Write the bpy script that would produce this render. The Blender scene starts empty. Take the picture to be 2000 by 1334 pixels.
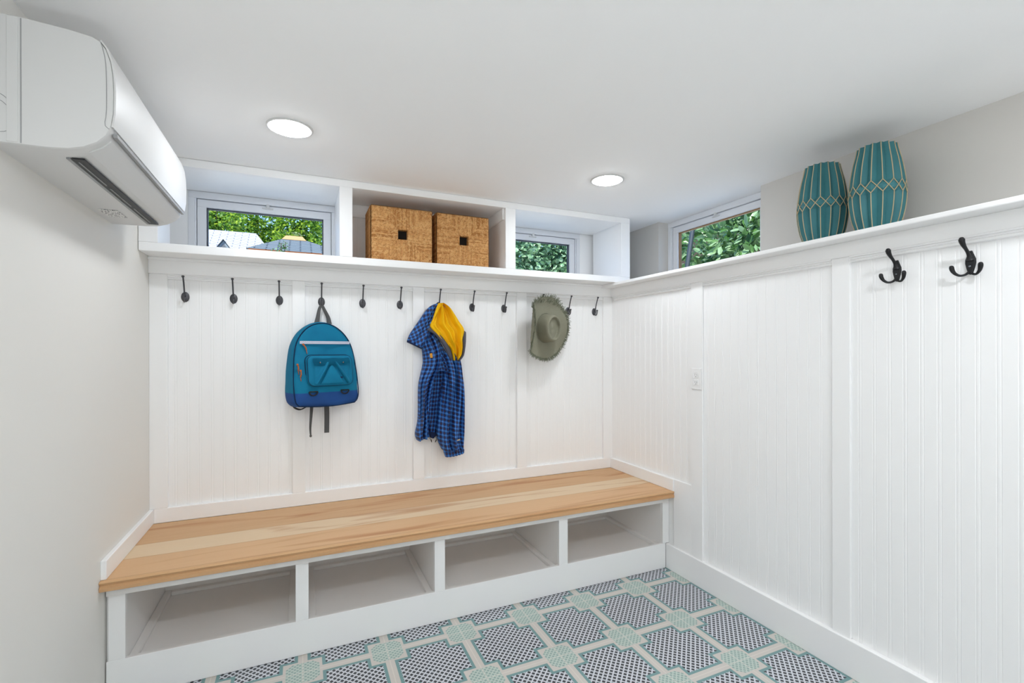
import bpy, bmesh, math, random
from mathutils import Vector, Matrix

random.seed(7)
PI = math.pi
scn = bpy.context.scene
COL = scn.collection

# ------------------------------------------------------------------ helpers
def srgb(r, g, b):
    f = lambda c: (c/255/12.92) if c/255 <= .04045 else ((c/255+.055)/1.055)**2.4
    return (f(r), f(g), f(b), 1.0)

def tag(o, label=None, cat=None, group=None, kind=None):
    if label: o['label'] = label
    if cat: o['category'] = cat
    if group: o['group'] = group
    if kind: o['kind'] = kind
    return o

def mesh_obj(name, bm, mats, parent=None, smooth=False, auto=None):
    me = bpy.data.meshes.new(name)
    bmesh.ops.recalc_face_normals(bm, faces=bm.faces) if getattr(bm, '_recalc', False) else None
    bm.to_mesh(me); bm.free()
    if not isinstance(mats, (list, tuple)): mats = [mats]
    for m in mats: me.materials.append(m)
    if smooth:
        me.polygons.foreach_set('use_smooth', [True]*len(me.polygons))
        if auto: me.set_sharp_from_angle(angle=math.radians(auto))
    o = bpy.data.objects.new(name, me)
    COL.objects.link(o)
    if parent:
        o.parent = parent
        o.matrix_parent_inverse = parent.matrix_basis.inverted()
    return o

def empty(name, loc, label, cat, group=None):
    o = bpy.data.objects.new(name, None); COL.objects.link(o)
    o.location = loc; o.empty_display_size = .05
    return tag(o, label, cat, group)

def copy_tree(o, parent=None):
    c = o.copy(); COL.objects.link(c)
    if parent:
        c.parent = parent; c.matrix_parent_inverse = o.matrix_parent_inverse.copy()
    for ch in list(o.children): copy_tree(ch, c)
    return c

def B(): return bmesh.new()

def box(bm, x0, x1, y0, y1, z0, z1, bev=0.0, seg=1, mat=0):
    vs = [bm.verts.new((x, y, z)) for x in (x0, x1) for y in (y0, y1) for z in (z0, z1)]
    q = [(0,1,3,2),(4,6,7,5),(0,4,5,1),(2,3,7,6),(0,2,6,4),(1,5,7,3)]
    fs = [bm.faces.new([vs[i] for i in f]) for f in q]
    for f in fs: f.material_index = mat
    if bev > 0:
        es = list({e for f in fs for e in f.edges})
        r = bmesh.ops.bevel(bm, geom=es, offset=bev, segments=seg, affect='EDGES', profile=.5)
        for f in r['faces']: f.material_index = mat
    return bm

def extrude_profile(bm, prof, a, b, place, cap=True, mat=0):
    """prof: closed list of 2D points; place(p, t) -> 3D at t=a / t=b."""
    A = [bm.verts.new(place(p, a)) for p in prof]; Bv = [bm.verts.new(place(p, b)) for p in prof]
    n = len(prof)
    for i in range(n):
        f = bm.faces.new((A[i], A[(i+1) % n], Bv[(i+1) % n], Bv[i])); f.material_index = mat
    if cap:
        bm.faces.new(A[::-1]).material_index = mat; bm.faces.new(Bv).material_index = mat
    bmesh.ops.recalc_face_normals(bm, faces=bm.faces)
    return bm

def smooth_path(pts, n):
    """Catmull-Rom resample of a list of tuples."""
    P = [tuple(p) for p in pts]; out = []
    m = len(P)-1
    for k in range(n+1):
        x = k/n*m; i = min(int(x), m-1); t = x-i
        p0, p1, p2, p3 = P[max(i-1, 0)], P[i], P[i+1], P[min(i+2, m)]
        out.append(tuple(.5*((2*b)+(-a+c)*t+(2*a-5*b+4*c-d)*t*t+(-a+3*b-3*c+d)*t**3) for a, b, c, d in zip(p0, p1, p2, p3)))
    return out

def tube(bm, pts, rad, sides=8, cap=True, closed=False, flat=None, mat=0):
    """pts: list of 3D; rad: number or list; flat: (normal vector, ratio) gives strap cross sections."""
    pts = [Vector(p) for p in pts]; n = len(pts)
    if not isinstance(rad, (list, tuple)): rad = [rad]*n
    rings = []; up = None
    for i, p in enumerate(pts):
        if closed: t = pts[(i+1) % n]-pts[i-1]
        else: t = pts[min(i+1, n-1)]-pts[max(i-1, 0)]
        t = t.normalized() if t.length > 1e-9 else Vector((0, 0, 1))
        if flat: u = Vector(flat[0]); u = (u-t*u.dot(t)).normalized()
        else:
            if up is None:
                up = Vector((0, 0, 1)) if abs(t.z) < .9 else Vector((1, 0, 0))
            u = (up-t*up.dot(t)).normalized(); up = u
        v = t.cross(u)
        k = flat[1] if flat else 1.0
        rings.append([bm.verts.new(p+(u*math.cos(a)*k+v*math.sin(a))*rad[i]) for a in [2*PI*j/sides for j in range(sides)]])
    m = n if closed else n-1
    for i in range(m):
        a, b = rings[i], rings[(i+1) % n]
        for j in range(sides):
            f = bm.faces.new((a[j], a[(j+1) % sides], b[(j+1) % sides], b[j])); f.material_index = mat
    if cap and not closed:
        bm.faces.new(rings[0][::-1]).material_index = mat; bm.faces.new(rings[-1]).material_index = mat
    return bm

def ball(bm, c, r, sx=1, sy=1, sz=1, seg=12, mat=0):
    M = Matrix.Translation(c) @ Matrix.Diagonal((sx, sy, sz, 1))
    res = bmesh.ops.create_uvsphere(bm, u_segments=seg, v_segments=max(6, seg//2+1), radius=r, matrix=M)
    for v in res['verts']:
        for f in v.link_faces: f.material_index = mat
    return bm

def disc(bm, c, r, n, nrm, h=0.0, mat=0):
    """short cylinder at c along nrm (height h)"""
    nrm = Vector(nrm).normalized()
    u = nrm.orthogonal().normalized(); v = nrm.cross(u); c = Vector(c)
    A = [bm.verts.new(c+(u*math.cos(2*PI*i/n)+v*math.sin(2*PI*i/n))*r) for i in range(n)]
    D = [bm.verts.new(p.co+nrm*h) for p in A]
    bm.faces.new(A[::-1]).material_index = mat; bm.faces.new(D).material_index = mat
    for i in range(n): bm.faces.new((A[i], A[(i+1) % n], D[(i+1) % n], D[i])).material_index = mat
    return bm

def lathe(bm, prof, c=(0, 0, 0), n=32, mat=0):
    c = Vector(c); rings = []
    for r, z in prof:
        rings.append([bm.verts.new(c+Vector((r*math.cos(2*PI*i/n), r*math.sin(2*PI*i/n), z))) for i in range(n)])
    for a, b in zip(rings, rings[1:]):
        for i in range(n): bm.faces.new((a[i], a[(i+1) % n], b[(i+1) % n], b[i])).material_index = mat
    return bm

def grid_surface(bm, P, uv=None, flip=False, mat=0):
    """P: rows of 3D points -> quads"""
    V = [[bm.verts.new(p) for p in row] for row in P]
    lay = bm.loops.layers.uv.verify() if uv else None
    for i in range(len(V)-1):
        for j in range(len(V[0])-1):
            idx = [(i, j), (i, j+1), (i+1, j+1), (i+1, j)]
            if flip: idx = idx[::-1]
            f = bm.faces.new([V[a][b] for a, b in idx]); f.material_index = mat
            if uv:
                for l, (a, b) in zip(f.loops, idx): l[lay].uv = uv[a][b]
    return V

# ------------------------------------------------------------------ materials
class NT:
    def __init__(s, name):
        s.m = bpy.data.materials.new(name); s.m.use_nodes = True
        s.t = s.m.node_tree; s.t.nodes.clear()
        s.out = s.t.nodes.new('ShaderNodeOutputMaterial')
    def n(s, kind, **kw):
        nd = s.t.nodes.new(kind)
        for k, v in kw.items(): setattr(nd, k, v)
        return nd
    def link(s, a, b): s.t.links.new(a, b)
    def put(s, sock, v):
        if hasattr(v, 'is_linked') or isinstance(v, bpy.types.NodeSocket): s.link(v, sock)
        else: sock.default_value = v
    def math(s, op, a, b=0.0, c=None):
        nd = s.n('ShaderNodeMath', operation=op)
        s.put(nd.inputs[0], a); s.put(nd.inputs[1], b)
        if c is not None: s.put(nd.inputs[2], c)
        return nd.outputs[0]
    def mix(s, f, a, b, mode='MIX'):
        nd = s.n('ShaderNodeMix', data_type='RGBA', blend_type=mode)
        s.put(nd.inputs[0], f); s.put(nd.inputs[6], a); s.put(nd.inputs[7], b)
        return nd.outputs[2]
    def ramp(s, f, stops, interp='LINEAR'):
        nd = s.n('ShaderNodeValToRGB'); cr = nd.color_ramp; cr.interpolation = interp
        while len(cr.elements) < len(stops): cr.elements.new(.5)
        for e, (p, c) in zip(cr.elements, stops): e.position = p; e.color = c
        s.put(nd.inputs[0], f); return nd.outputs[0]
    def noise(s, vec, scale, detail=3, rough=.5, dist=0.0):
        nd = s.n('ShaderNodeTexNoise'); nd.inputs['Scale'].default_value = scale
        nd.inputs['Detail'].default_value = detail; nd.inputs['Roughness'].default_value = rough
        nd.inputs['Distortion'].default_value = dist
        if vec is not None: s.link(vec, nd.inputs['Vector'])
        return nd.outputs[0]
    def obj(s): return s.n('ShaderNodeTexCoord').outputs['Object']
    def uv(s): return s.n('ShaderNodeTexCoord').outputs['UV']
    def mapping(s, vec, sc=(1, 1, 1), rot=(0, 0, 0), loc=(0, 0, 0)):
        nd = s.n('ShaderNodeMapping'); nd.inputs['Scale'].default_value = sc
        nd.inputs['Rotation'].default_value = rot; nd.inputs['Location'].default_value = loc
        s.link(vec, nd.inputs['Vector']); return nd.outputs[0]
    def sep(s, vec):
        nd = s.n('ShaderNodeSeparateXYZ'); s.link(vec, nd.inputs[0]); return nd.outputs
    def bsdf(s, col, rough=.5, metal=0.0, spec=.5, bump=None, bstr=.3, bdist=.002, **kw):
        b = s.n('ShaderNodeBsdfPrincipled')
        s.put(b.inputs['Base Color'], col); s.put(b.inputs['Roughness'], rough)
        b.inputs['Metallic'].default_value = metal; b.inputs['Specular IOR Level'].default_value = spec
        for k, v in kw.items(): s.put(b.inputs[k], v)
        if bump is not None:
            bn = s.n('ShaderNodeBump'); bn.inputs['Strength'].default_value = bstr; bn.inputs['Distance'].default_value = bdist
            s.link(bump, bn.inputs['Height']); s.link(bn.outputs[0], b.inputs['Normal'])
        s.link(b.outputs[0], s.out.inputs[0]); return s.m

def simple(name, col, rough=.5, metal=0.0, spec=.5, nscale=0, nstr=.15, var=0.0):
    t = NT(name); c = col; bump = None
    if nscale:
        nz = t.noise(t.obj(), nscale, 3); bump = nz
        if var:
            d = tuple(x*(1-var) for x in col[:3])+(1,); c = t.mix(nz, d, col)
    return t.bsdf(c, rough, metal, spec, bump, nstr)

M = {}
M['trim'] = simple('white_semigloss_paint', srgb(243, 243, 243), .38, spec=.4, nscale=35, nstr=.03)
M['bead'] = simple('white_beadboard_paint', srgb(243, 243, 243), .42, spec=.4, nscale=30, nstr=.03)
M['ceil'] = simple('ceiling_paint', srgb(247, 247, 247), .85, spec=.2, nscale=120, nstr=.05)
M['wall'] = simple('warm_grey_wall_paint', srgb(226, 224, 219), .7, spec=.25, nscale=140, nstr=.06)
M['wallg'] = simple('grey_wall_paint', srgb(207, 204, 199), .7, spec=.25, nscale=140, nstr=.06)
M['vinyl'] = simple('white_vinyl', srgb(226, 228, 232), .35, spec=.45)
M['gasket'] = simple('dark_gasket', srgb(70, 74, 80), .6)
M['plastic'] = simple('white_plastic', srgb(214, 214, 213), .42, spec=.4)
M['plasticg'] = simple('grey_seam_plastic', srgb(150, 151, 152), .5)
M['outlet'] = simple('white_outlet_plastic', srgb(240, 240, 240), .35)
M['blackpl'] = simple('black_plastic', srgb(28, 29, 31), .5)
M['iron'] = simple('oil_rubbed_iron', srgb(88, 88, 92), .34, metal=.7, spec=.5, nscale=60, nstr=.15, var=.3)
M['iron2'] = simple('black_iron', srgb(40, 40, 42), .45, metal=.5, spec=.5, nscale=60, nstr=.15)
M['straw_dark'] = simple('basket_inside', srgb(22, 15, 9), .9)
M['gold'] = simple('bare_clay_line', srgb(196, 176, 140), .5, spec=.4)
M['strap'] = simple('grey_webbing', srgb(84, 84, 84), .85, nscale=900, nstr=.4)
M['black'] = simple('black_webbing', srgb(24, 26, 30), .7)
M['chrome'] = simple('dark_nickel', srgb(120, 124, 130), .25, metal=.9)
M['cord'] = simple('orange_brown_cord', srgb(176, 92, 40), .7)
M['orange'] = simple('woven_orange_label', srgb(232, 160, 50), .7)
M['bark'] = simple('bark', srgb(70, 58, 46), .9, nscale=18, nstr=.6, var=.4)
M['darkpipe'] = simple('dark_grey_post', srgb(44, 50, 56), .5)
M['bounce_ground'] = simple('pale_bounce_ground', srgb(228, 224, 216), .95, nscale=40, nstr=.5, var=.3)  # unseen ground, made pale to bounce sunlight up onto the soffits
M['concrete'] = simple('concrete', srgb(150, 146, 140), .9, nscale=20, nstr=.3)
M['brass'] = simple('bronze_window_stop', srgb(150, 112, 62), .45)

def m_lens(power):
    t = NT('lamp_lens'); e = t.n('ShaderNodeEmission'); e.inputs[0].default_value = (.915, .955, 1, 1); e.inputs[1].default_value = power
    t.link(e.outputs[0], t.out.inputs[0]); return t.m
LAMP, LAMP2, ADDED_LAMP = 96.0, 158.0, 165.0  # the last strength drives the added rear fill pair
FILL_UP = 37.0  # strength of the added fill uplighter
M['lens'], M['lens2'], M['added_lens'] = m_lens(LAMP), m_lens(LAMP2), m_lens(ADDED_LAMP)
def m_fill_up():
    t = NT('added_uplight_glow'); e = t.n('ShaderNodeEmission'); e.inputs[0].default_value = (.915, .955, 1, 1); e.inputs[1].default_value = FILL_UP
    t.link(e.outputs[0], t.out.inputs[0]); return t.m
M['fill_up'] = m_fill_up()

def m_glass():
    t = NT('window_glass')
    tr = t.n('ShaderNodeBsdfTransparent'); gl = t.n('ShaderNodeBsdfGlossy'); gl.inputs['Roughness'].default_value = .02
    fr = t.n('ShaderNodeFresnel'); fr.inputs[0].default_value = 1.06
    tr.inputs[0].default_value = (.96, .98, .98, 1)
    mx = t.n('ShaderNodeMixShader'); t.link(fr.outputs[0], mx.inputs[0]); t.link(tr.outputs[0], mx.inputs[1]); t.link(gl.outputs[0], mx.inputs[2])
    t.link(mx.outputs[0], t.out.inputs[0]); return t.m
M['glass'] = m_glass()

def m_floor():
    t = NT('patterned_cement_tile')
    x, y, z = t.sep(t.obj())
    u = t.math('DIVIDE', t.math('SUBTRACT', x, 1.0025-3.33), .333)
    v = t.math('DIVIDE', t.math('SUBTRACT', y, 1.757-3.33), .333)
    fx = t.math('FRACT', u); fy = t.math('FRACT', v)
    a = t.math('MINIMUM', fx, t.math('SUBTRACT', 1.0, fx)); b = t.math('MINIMUM', fy, t.math('SUBTRACT', 1.0, fy))
    gt = lambda p, q: t.math('GREATER_THAN', p, q)
    lt = lambda p, q: t.math('LESS_THAN', p, q)
    mn = lambda p, q: t.math('MINIMUM', p, q)
    mx = lambda p, q: t.math('MAXIMUM', p, q)
    lo, hi = mn(a, b), mx(a, b)
    outer = mn(gt(lo, .055), gt(hi, .222))
    inner = mn(gt(lo, .093), gt(hi, .262))
    su = t.math('ADD', fx, fy); di = t.math('SUBTRACT', fx, fy)
    def cell(pitch, half):
        p = t.math('ABSOLUTE', t.math('SUBTRACT', t.math('FRACT', t.math('ADD', t.math('DIVIDE', t.math('SUBTRACT', su, 1.0), pitch), 20.5)), .5))
        q = t.math('ABSOLUTE', t.math('SUBTRACT', t.math('FRACT', t.math('ADD', t.math('DIVIDE', di, pitch), 20.5)), .5))
        return lt(mx(p, q), half)
    dark = cell(.0769, .325)
    octm = mn(lt(hi, .19), lt(t.math('ADD', a, b), .305))
    oc = cell(.0588, .33)
    grout = lt(lo, .0055)
    nz = t.noise(t.obj(), 9, 3)
    c = srgb(206, 200, 193)
    octc = t.mix(oc, srgb(192, 205, 197), srgb(146, 170, 163))
    c = t.mix(octm, c, octc)
    latt = t.mix(dark, srgb(210, 213, 220), srgb(46, 51, 58))
    c2 = t.mix(inner, srgb(116, 153, 154), latt)
    c = t.mix(outer, c, c2)
    c = t.mix(mn(grout, .7), c, srgb(222, 216, 206))
    c = t.mix(t.math('MULTIPLY', nz, .12), c, srgb(150, 150, 150))
    return t.bsdf(c, .42, spec=.35, bump=t.math('SUBTRACT', 1.0, grout), bstr=.25, bdist=.001)
M['floor'] = m_floor()

def m_wood():
    t = NT('poplar_maple_planks')
    o = t.obj(); x, y, z = t.sep(o)
    g1 = t.noise(t.mapping(o, (1.3, 20, 20)), 1.6, 4, .55, .6)
    g2 = t.noise(t.mapping(o, (2.5, 90, 90)), 2.5, 3, .6)
    g3 = t.noise(t.mapping(o, (.7, 7, 7), loc=(3, 1, 0)), 1.5, 2, .5, 1.2)
    # plank index: boundaries drift slowly, as ripped boards do
    y2 = t.math('ADD', y, t.math('MULTIPLY', x, -.003))
    f = t.math('DIVIDE', t.math('SUBTRACT', y2, 2.12), .7)
    tan, tan2, pale, pink = srgb(206, 162, 118), srgb(200, 158, 116), srgb(222, 200, 168), srgb(212, 170, 128)
    base = t.ramp(f, [(0, tan), (.075, pink), (.33, pale), (.545, tan2), (.9, tan2)], 'CONSTANT')
    c = t.mix(t.math('MULTIPLY', g1, .45), base, srgb(224, 190, 148))
    c = t.mix(t.math('MULTIPLY', t.math('GREATER_THAN', g3, .54), t.math('MULTIPLY', t.math('SUBTRACT', g3, .54), 4.0)), c, srgb(178, 122, 78))
    c = t.mix(t.math('MULTIPLY', g2, .16), c, srgb(176, 128, 84))
    d = lambda p: t.math('LESS_THAN', t.math('ABSOLUTE', t.math('SUBTRACT', f, p)), .0022)
    seam = t.math('MAXIMUM', t.math('MAXIMUM', d(.33), d(.545)), d(.075))
    c = t.mix(t.math('MULTIPLY', seam, .4), c, srgb(130, 88, 52))
    return t.bsdf(c, .45, spec=.22, bump=g2, bstr=.05)
M['wood'] = m_wood()

def m_straw():
    t = NT('woven_rush')
    o = t.obj()
    sv = t.n('ShaderNodeAttribute', attribute_name='strand').outputs['Fac']
    n2 = t.noise(o, 190, 2); n3 = t.noise(o, 75, 3)
    c = t.ramp(sv, [(0, srgb(170, 116, 62)), (.3, srgb(206, 154, 96)), (.75, srgb(218, 170, 112)), (1, srgb(186, 130, 74))])
    c = t.mix(t.math('MULTIPLY', t.math('GREATER_THAN', n2, .57), .6), c, srgb(140, 88, 42))
    c = t.mix(t.math('MULTIPLY', t.math('GREATER_THAN', n3, .56), .55), c, srgb(226, 184, 128))
    return t.bsdf(c, .75, spec=.25, bump=n2, bstr=.3)
M['straw'] = m_straw()

def m_teal(name, c1, c2, rough=.8, weave=700):
    t = NT(name)
    n1 = t.noise(t.obj(), 14, 2); n2 = t.noise(t.obj(), weave, 2)
    c = t.mix(n1, c1, c2)
    return t.bsdf(c, rough, spec=.25, bump=n2, bstr=.25, bdist=.001)
M['bag'] = m_teal('teal_canvas', srgb(4, 100, 136), srgb(12, 122, 156))
M['bagdark'] = m_teal('navy_piping', srgb(8, 36, 66), srgb(10, 42, 76))
M['bagnavy'] = m_teal('blue_canvas_base', srgb(28, 66, 126), srgb(38, 84, 150))
M['vase'] = m_teal('matt_teal_glaze', srgb(58, 114, 122), srgb(70, 130, 136), .5, 200)
M['yellow'] = m_teal('yellow_lining', srgb(232, 176, 6), srgb(246, 198, 14), .7, 300)
M['greytape'] = m_teal('grey_binding', srgb(74, 74, 84), srgb(90, 90, 100), .7, 500)
M['navyhem'] = m_teal('navy_hem', srgb(22, 30, 56), srgb(30, 44, 84), .8, 500)

def m_trimtape():
    t = NT('zigzag_tape')
    u, v, w = t.sep(t.uv())
    zig = t.math('ABSOLUTE', t.math('SUBTRACT', t.math('FRACT', t.math('MULTIPLY', u, 110.0)), .5))
    d = t.math('ABSOLUTE', t.math('SUBTRACT', t.math('FRACT', t.math('ADD', t.math('MULTIPLY', v, 2.0), zig)), .5))
    c = t.mix(t.math('LESS_THAN', d, .16), srgb(222, 224, 234), srgb(70, 84, 130))
    return t.bsdf(c, .7)
M['tape'] = m_trimtape()

def m_plaid():
    t = NT('blue_brown_plaid')
    u, v, w = t.sep(t.uv())
    nz = t.noise(t.obj(), 40, 2)
    def band(q, per, off, half):
        return t.math('LESS_THAN', t.math('ABSOLUTE', t.math('SUBTRACT', t.math('FRACT', t.math('ADD', t.math('DIVIDE', q, per), off)), .5)), half)
    bu, bv = band(u, .0215, .0, .21), band(v, .0245, .0, .20)
    lu, lv = band(u, .0215, .5, .05), band(v, .0245, .5, .05)
    ku, kv = band(u, .0215, .27, .04), band(v, .0245, .27, .04)
    s = t.math('ADD', bu, bv)
    c = t.ramp(t.math('MULTIPLY', s, .5), [(0, srgb(50, 118, 200)), (.25, srgb(30, 62, 126)), (.75, srgb(58, 44, 44))], 'CONSTANT')
    c = t.mix(t.math('MULTIPLY', t.math('MAXIMUM', lu, lv), .55), c, srgb(104, 164, 228))
    c = t.mix(t.math('MULTIPLY', t.math('MAXIMUM', ku, kv), .7), c, srgb(18, 28, 66))
    c = t.mix(t.math('MULTIPLY', nz, .2), c, srgb(20, 40, 90))
    return t.bsdf(c, .6, spec=.3, bump=t.noise(t.obj(), 600, 2), bstr=.15, bdist=.001)
M['plaid'] = m_plaid()

def m_hat(name, a, b):
    t = NT(name)
    o = t.uv(); u, v, w = t.sep(o)
    ring = t.math('ABSOLUTE', t.math('SUBTRACT', t.math('FRACT', t.math('MULTIPLY', v, 260.0)), .5))
    n1 = t.noise(t.obj(), 260, 3); n2 = t.noise(t.obj(), 18, 2)
    c = t.mix(n1, a, b); c = t.mix(t.math('MULTIPLY', ring, .5), c, tuple(x*.55 for x in a[:3])+(1,))
    c = t.mix(t.math('MULTIPLY', n2, .35), c, srgb(128, 112, 94))
    return t.bsdf(c, .85, spec=.2, bump=t.math('ADD', ring, n1), bstr=.5, bdist=.002)
M['hat'] = m_hat('sage_straw', srgb(124, 126, 108), srgb(158, 158, 140))
M['fringe'] = simple('frayed_sage_straw', srgb(146, 150, 126), .85, nscale=160, nstr=.2, var=.75)

def m_leaf(name, c1, c2, c3, rough=.5, trans=.35):
    t = NT(name)
    oi = t.n('ShaderNodeAttribute', attribute_name='leafv').outputs['Fac']
    c = t.ramp(oi, [(0, c1), (.5, c2), (1, c3)])
    b = t.n('ShaderNodeBsdfPrincipled'); t.link(c, b.inputs['Base Color']); b.inputs['Roughness'].default_value = rough
    tr = t.n('ShaderNodeBsdfTranslucent'); t.link(c, tr.inputs[0])
    mx = t.n('ShaderNodeMixShader'); mx.inputs[0].default_value = trans
    t.link(b.outputs[0], mx.inputs[1]); t.link(tr.outputs[0], mx.inputs[2]); t.link(mx.outputs[0], t.out.inputs[0]); return t.m
M['leaf_bright'] = m_leaf('sunlit_tree_leaves', srgb(44, 84, 30), srgb(104, 146, 38), srgb(160, 180, 52), .5, .5)
M['leaf_bush'] = m_leaf('ivy_leaves', srgb(62, 96, 66), srgb(112, 148, 108), srgb(160, 188, 158), .35, .3)
M['leaf_rhodo'] = m_leaf('laurel_leaves', srgb(38, 72, 32), srgb(76, 114, 54), srgb(136, 164, 126), .3, .3)

def m_shingle(name, a, b, line, sx=.5, sz=.22):
    t = NT(name)
    br = t.n('ShaderNodeTexBrick'); t.link(t.uv(), br.inputs['Vector'])
    br.inputs['Color1'].default_value = a; br.inputs['Color2'].default_value = b; br.inputs['Mortar'].default_value = line
    br.inputs['Scale'].default_value = 1.0; br.inputs['Mortar Size'].default_value = .012
    br.inputs['Brick Width'].default_value = sx; br.inputs['Row Height'].default_value = sz
    return t.bsdf(br.outputs[0], .8, spec=.2)
M['roofw'] = m_shingle('pale_shingles', srgb(168, 166, 168), srgb(154, 153, 157), srgb(100, 102, 110), .34, .085)
M['roofb'] = m_shingle('slate_blue_shingles', srgb(106, 112, 116), srgb(96, 104, 110), srgb(36, 42, 50), .3, .07)
M['ridge'] = simple('copper_ridge', srgb(170, 126, 82), .6)
M['eave'] = simple('orange_stained_wood', srgb(160, 92, 42), .6)
M['siding'] = simple('blue_grey_siding', srgb(104, 116, 126), .7)

# ------------------------------------------------------------------ dimensions
XL, XW, XG = -.665, 2.005, 2.275      # left wall, beadboard right wall, grey wall above its ledge
YW, YU = 2.79, 2.985                  # beadboard back wall, window wall above it
ZC = 2.185
YR = -1.9                             # wall behind the camera

# ------------------------------------------------------------------ shell
bm = B(); box(bm, XL-.1, XG+.3, YR-.1, 3.3, -.1, 0.0)
tag(mesh_obj('floor', bm, M['floor']), 'floor of patterned cement tiles, navy lattice squares with teal borders', 'floor', kind='structure')
bm = B(); box(bm, XL-.1, 2.6, YR-.1, 3.35, ZC, ZC+.15)
tag(mesh_obj('ceiling', bm, M['ceil']), 'flat white ceiling with recessed lights', 'ceiling', kind='structure')
bm = B(); box(bm, XL-.12, XL, YR-.1, 3.3, 0, ZC)
tag(mesh_obj('wall_left', bm, M['wall']), 'plain warm off-white wall behind the air conditioner', 'wall', kind='structure')
bm = B(); box(bm, XL-.1, XG+.3, YR-.12, YR, 0, ZC)
tag(mesh_obj('wall_rear', bm, M['wall']), 'plain wall behind the camera', 'wall', kind='structure')

def bead_profile(a0, a1, back, pitch=.0508):
    """(along, depth) outline; depth 0 = board face, negative = cut in"""
    pts = [(a0, -back), (a0, 0)]
    n = int((a1-a0)/pitch)+1
    for i in range(1, n):
        c = a0+i*pitch
        if c+.008 > a1: break
        pts += [(c-.0075, 0), (c-.0062, -.0010), (c-.0050, -.0010), (c-.0035, -.0003), (c, 0.0), (c+.0035, -.0003), (c+.0050, -.0010), (c+.0062, -.0010), (c+.0075, 0)]
    pts += [(a1, 0), (a1, -back)]
    return pts
bm = B()
extrude_profile(bm, bead_profile(XL, XW+.01, .02), 0.0, 1.74, lambda p, t: (p[0], YW-p[1], t))
box(bm, XL-.1, XG, YW+.02, 3.07, 0, 1.745)
# masonry around the two window openings
wz0, wz1 = 1.745, ZC
W1 = (-.545, .200); W2 = (1.115, 1.872)
for x0, x1 in ((XL-.1, W1[0]), (W1[1], W2[0]), (W2[1], XG+.3)): box(bm, x0, x1, YU, 3.07, wz0, wz1)
for w in (W1, W2):
    box(bm, w[0], w[1], YU, 3.07, wz0, 1.775); box(bm, w[0], w[1], YU, 3.07, 2.147, wz1)
tag(mesh_obj('wall_back', bm, M['bead']), 'white beadboard wall behind the bench, with two window openings above', 'wall', kind='structure')
bm = B()
extrude_profile(bm, bead_profile(YR, YW+.02, .02), 0.0, 1.727, lambda p, t: (XW-p[1], p[0], t))
box(bm, XW+.02, XG, YR, YW+.02, 0, 1.727)
tag(mesh_obj('wall_right', bm, M['bead']), 'white beadboard wall right of the bench', 'wall', kind='structure')
WY = (1.80, 2.604)
bm = B()
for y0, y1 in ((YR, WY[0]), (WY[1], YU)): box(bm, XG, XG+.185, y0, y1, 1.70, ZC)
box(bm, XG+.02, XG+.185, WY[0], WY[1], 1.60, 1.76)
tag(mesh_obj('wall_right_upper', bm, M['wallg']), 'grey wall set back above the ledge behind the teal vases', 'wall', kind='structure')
bm = B(); box(bm, XG-.27-.1, XG+.02, YR, YU, 1.727, 1.746, .004, 2)
tag(mesh_obj('trim_ledge', bm, M['trim']), 'white ledge capping the right beadboard wall', 'ledge', kind='structure')

n_trim = [0]
def trim(label, *boxes, bev=.002):
    bm = B()
    for b in boxes: box(bm, *b, bev)
    n_trim[0] += 1
    return tag(mesh_obj('trim_%d' % n_trim[0], bm, M['trim']), label, 'trim', kind='structure')

bm = B(); box(bm, 1.981, XW, YR, 2.212, 0, .146, .003, 2)
tag(mesh_obj('baseboard_right', bm, M['trim']), 'tall white baseboard along the right wall', 'baseboard', kind='structure')
# bench-top splash boards
trim('white splash board along the back of the wooden seat', (XL+.018, XW-.018, 2.772, YW, .468, .538))
trim('white splash board at the left end of the wooden seat', (XL, XL+.018, 2.168, YW, .468, .538))
trim('white splash board at the right end of the wooden seat', (XW-.018, XW, 2.156, YW, .468, .538))
trim('flat white filler board on the right wall beside the bench end', (XW-.011, XW, 2.021, 2.158, .146, .538))
for nm, (a, b) in zip(('in the left corner', 'left of the backpack', 'left of the plaid jacket', 'behind the hat', 'in the right corner'), ((XL, -.591), (-.044, .019), (.598, .665), (1.267, 1.336), (1.931, XW))):
    trim('white upright batten on the back wall '+nm, (a, b, 2.772, YW, .538, 1.668))
for nm, (a, b) in zip(('beyond the outlet', 'left of the triple hooks', 'nearest the camera', 'behind the camera'), ((1.939, 2.021), (1.178, 1.249), (.40, .47), (-.38, -.31))):
    trim('white upright batten on the right wall '+nm, (XW-.012, XW, a, b, .146, 1.668))
# frieze boards and panel mouldings
trim('white frieze board under the shelf on the back wall', (XL, 1.99, 2.760, YW, 1.668, 1.746), (XL, 1.99, 2.752, 2.760, 1.732, 1.746))
trim('white frieze board under the ledge on the right wall', (1.987, XW, YR, 2.765, 1.668, 1.727))
def mould(label, runs, place):
    bm = B()
    prof = [(0, 1.668), (.0165, 1.668), (.0165, 1.663), (.009, 1.6615), (.009, 1.6565), (.0065, 1.655), (.0115, 1.652), (.0115, 1.6455), (.005, 1.643), (0, 1.643)]
    for a, b in runs: extrude_profile(bm, prof, a, b, place)
    n_trim[0] += 1
    tag(mesh_obj('trim_%d' % n_trim[0], bm, M['trim']), label, 'trim', kind='structure')
mould('thin panel moulding under the back frieze', ((-.591, -.044), (.019, .598), (.665, 1.267), (1.336, 1.931)), lambda p, t: (t, YW-p[0], p[1]))
mould('thin panel moulding under the right frieze', ((YR, -.38), (-.31, .40), (.47, 1.178), (1.249, 1.939), (2.021, 2.74)), lambda p, t: (XW-p[0], t, p[1]))

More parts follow.
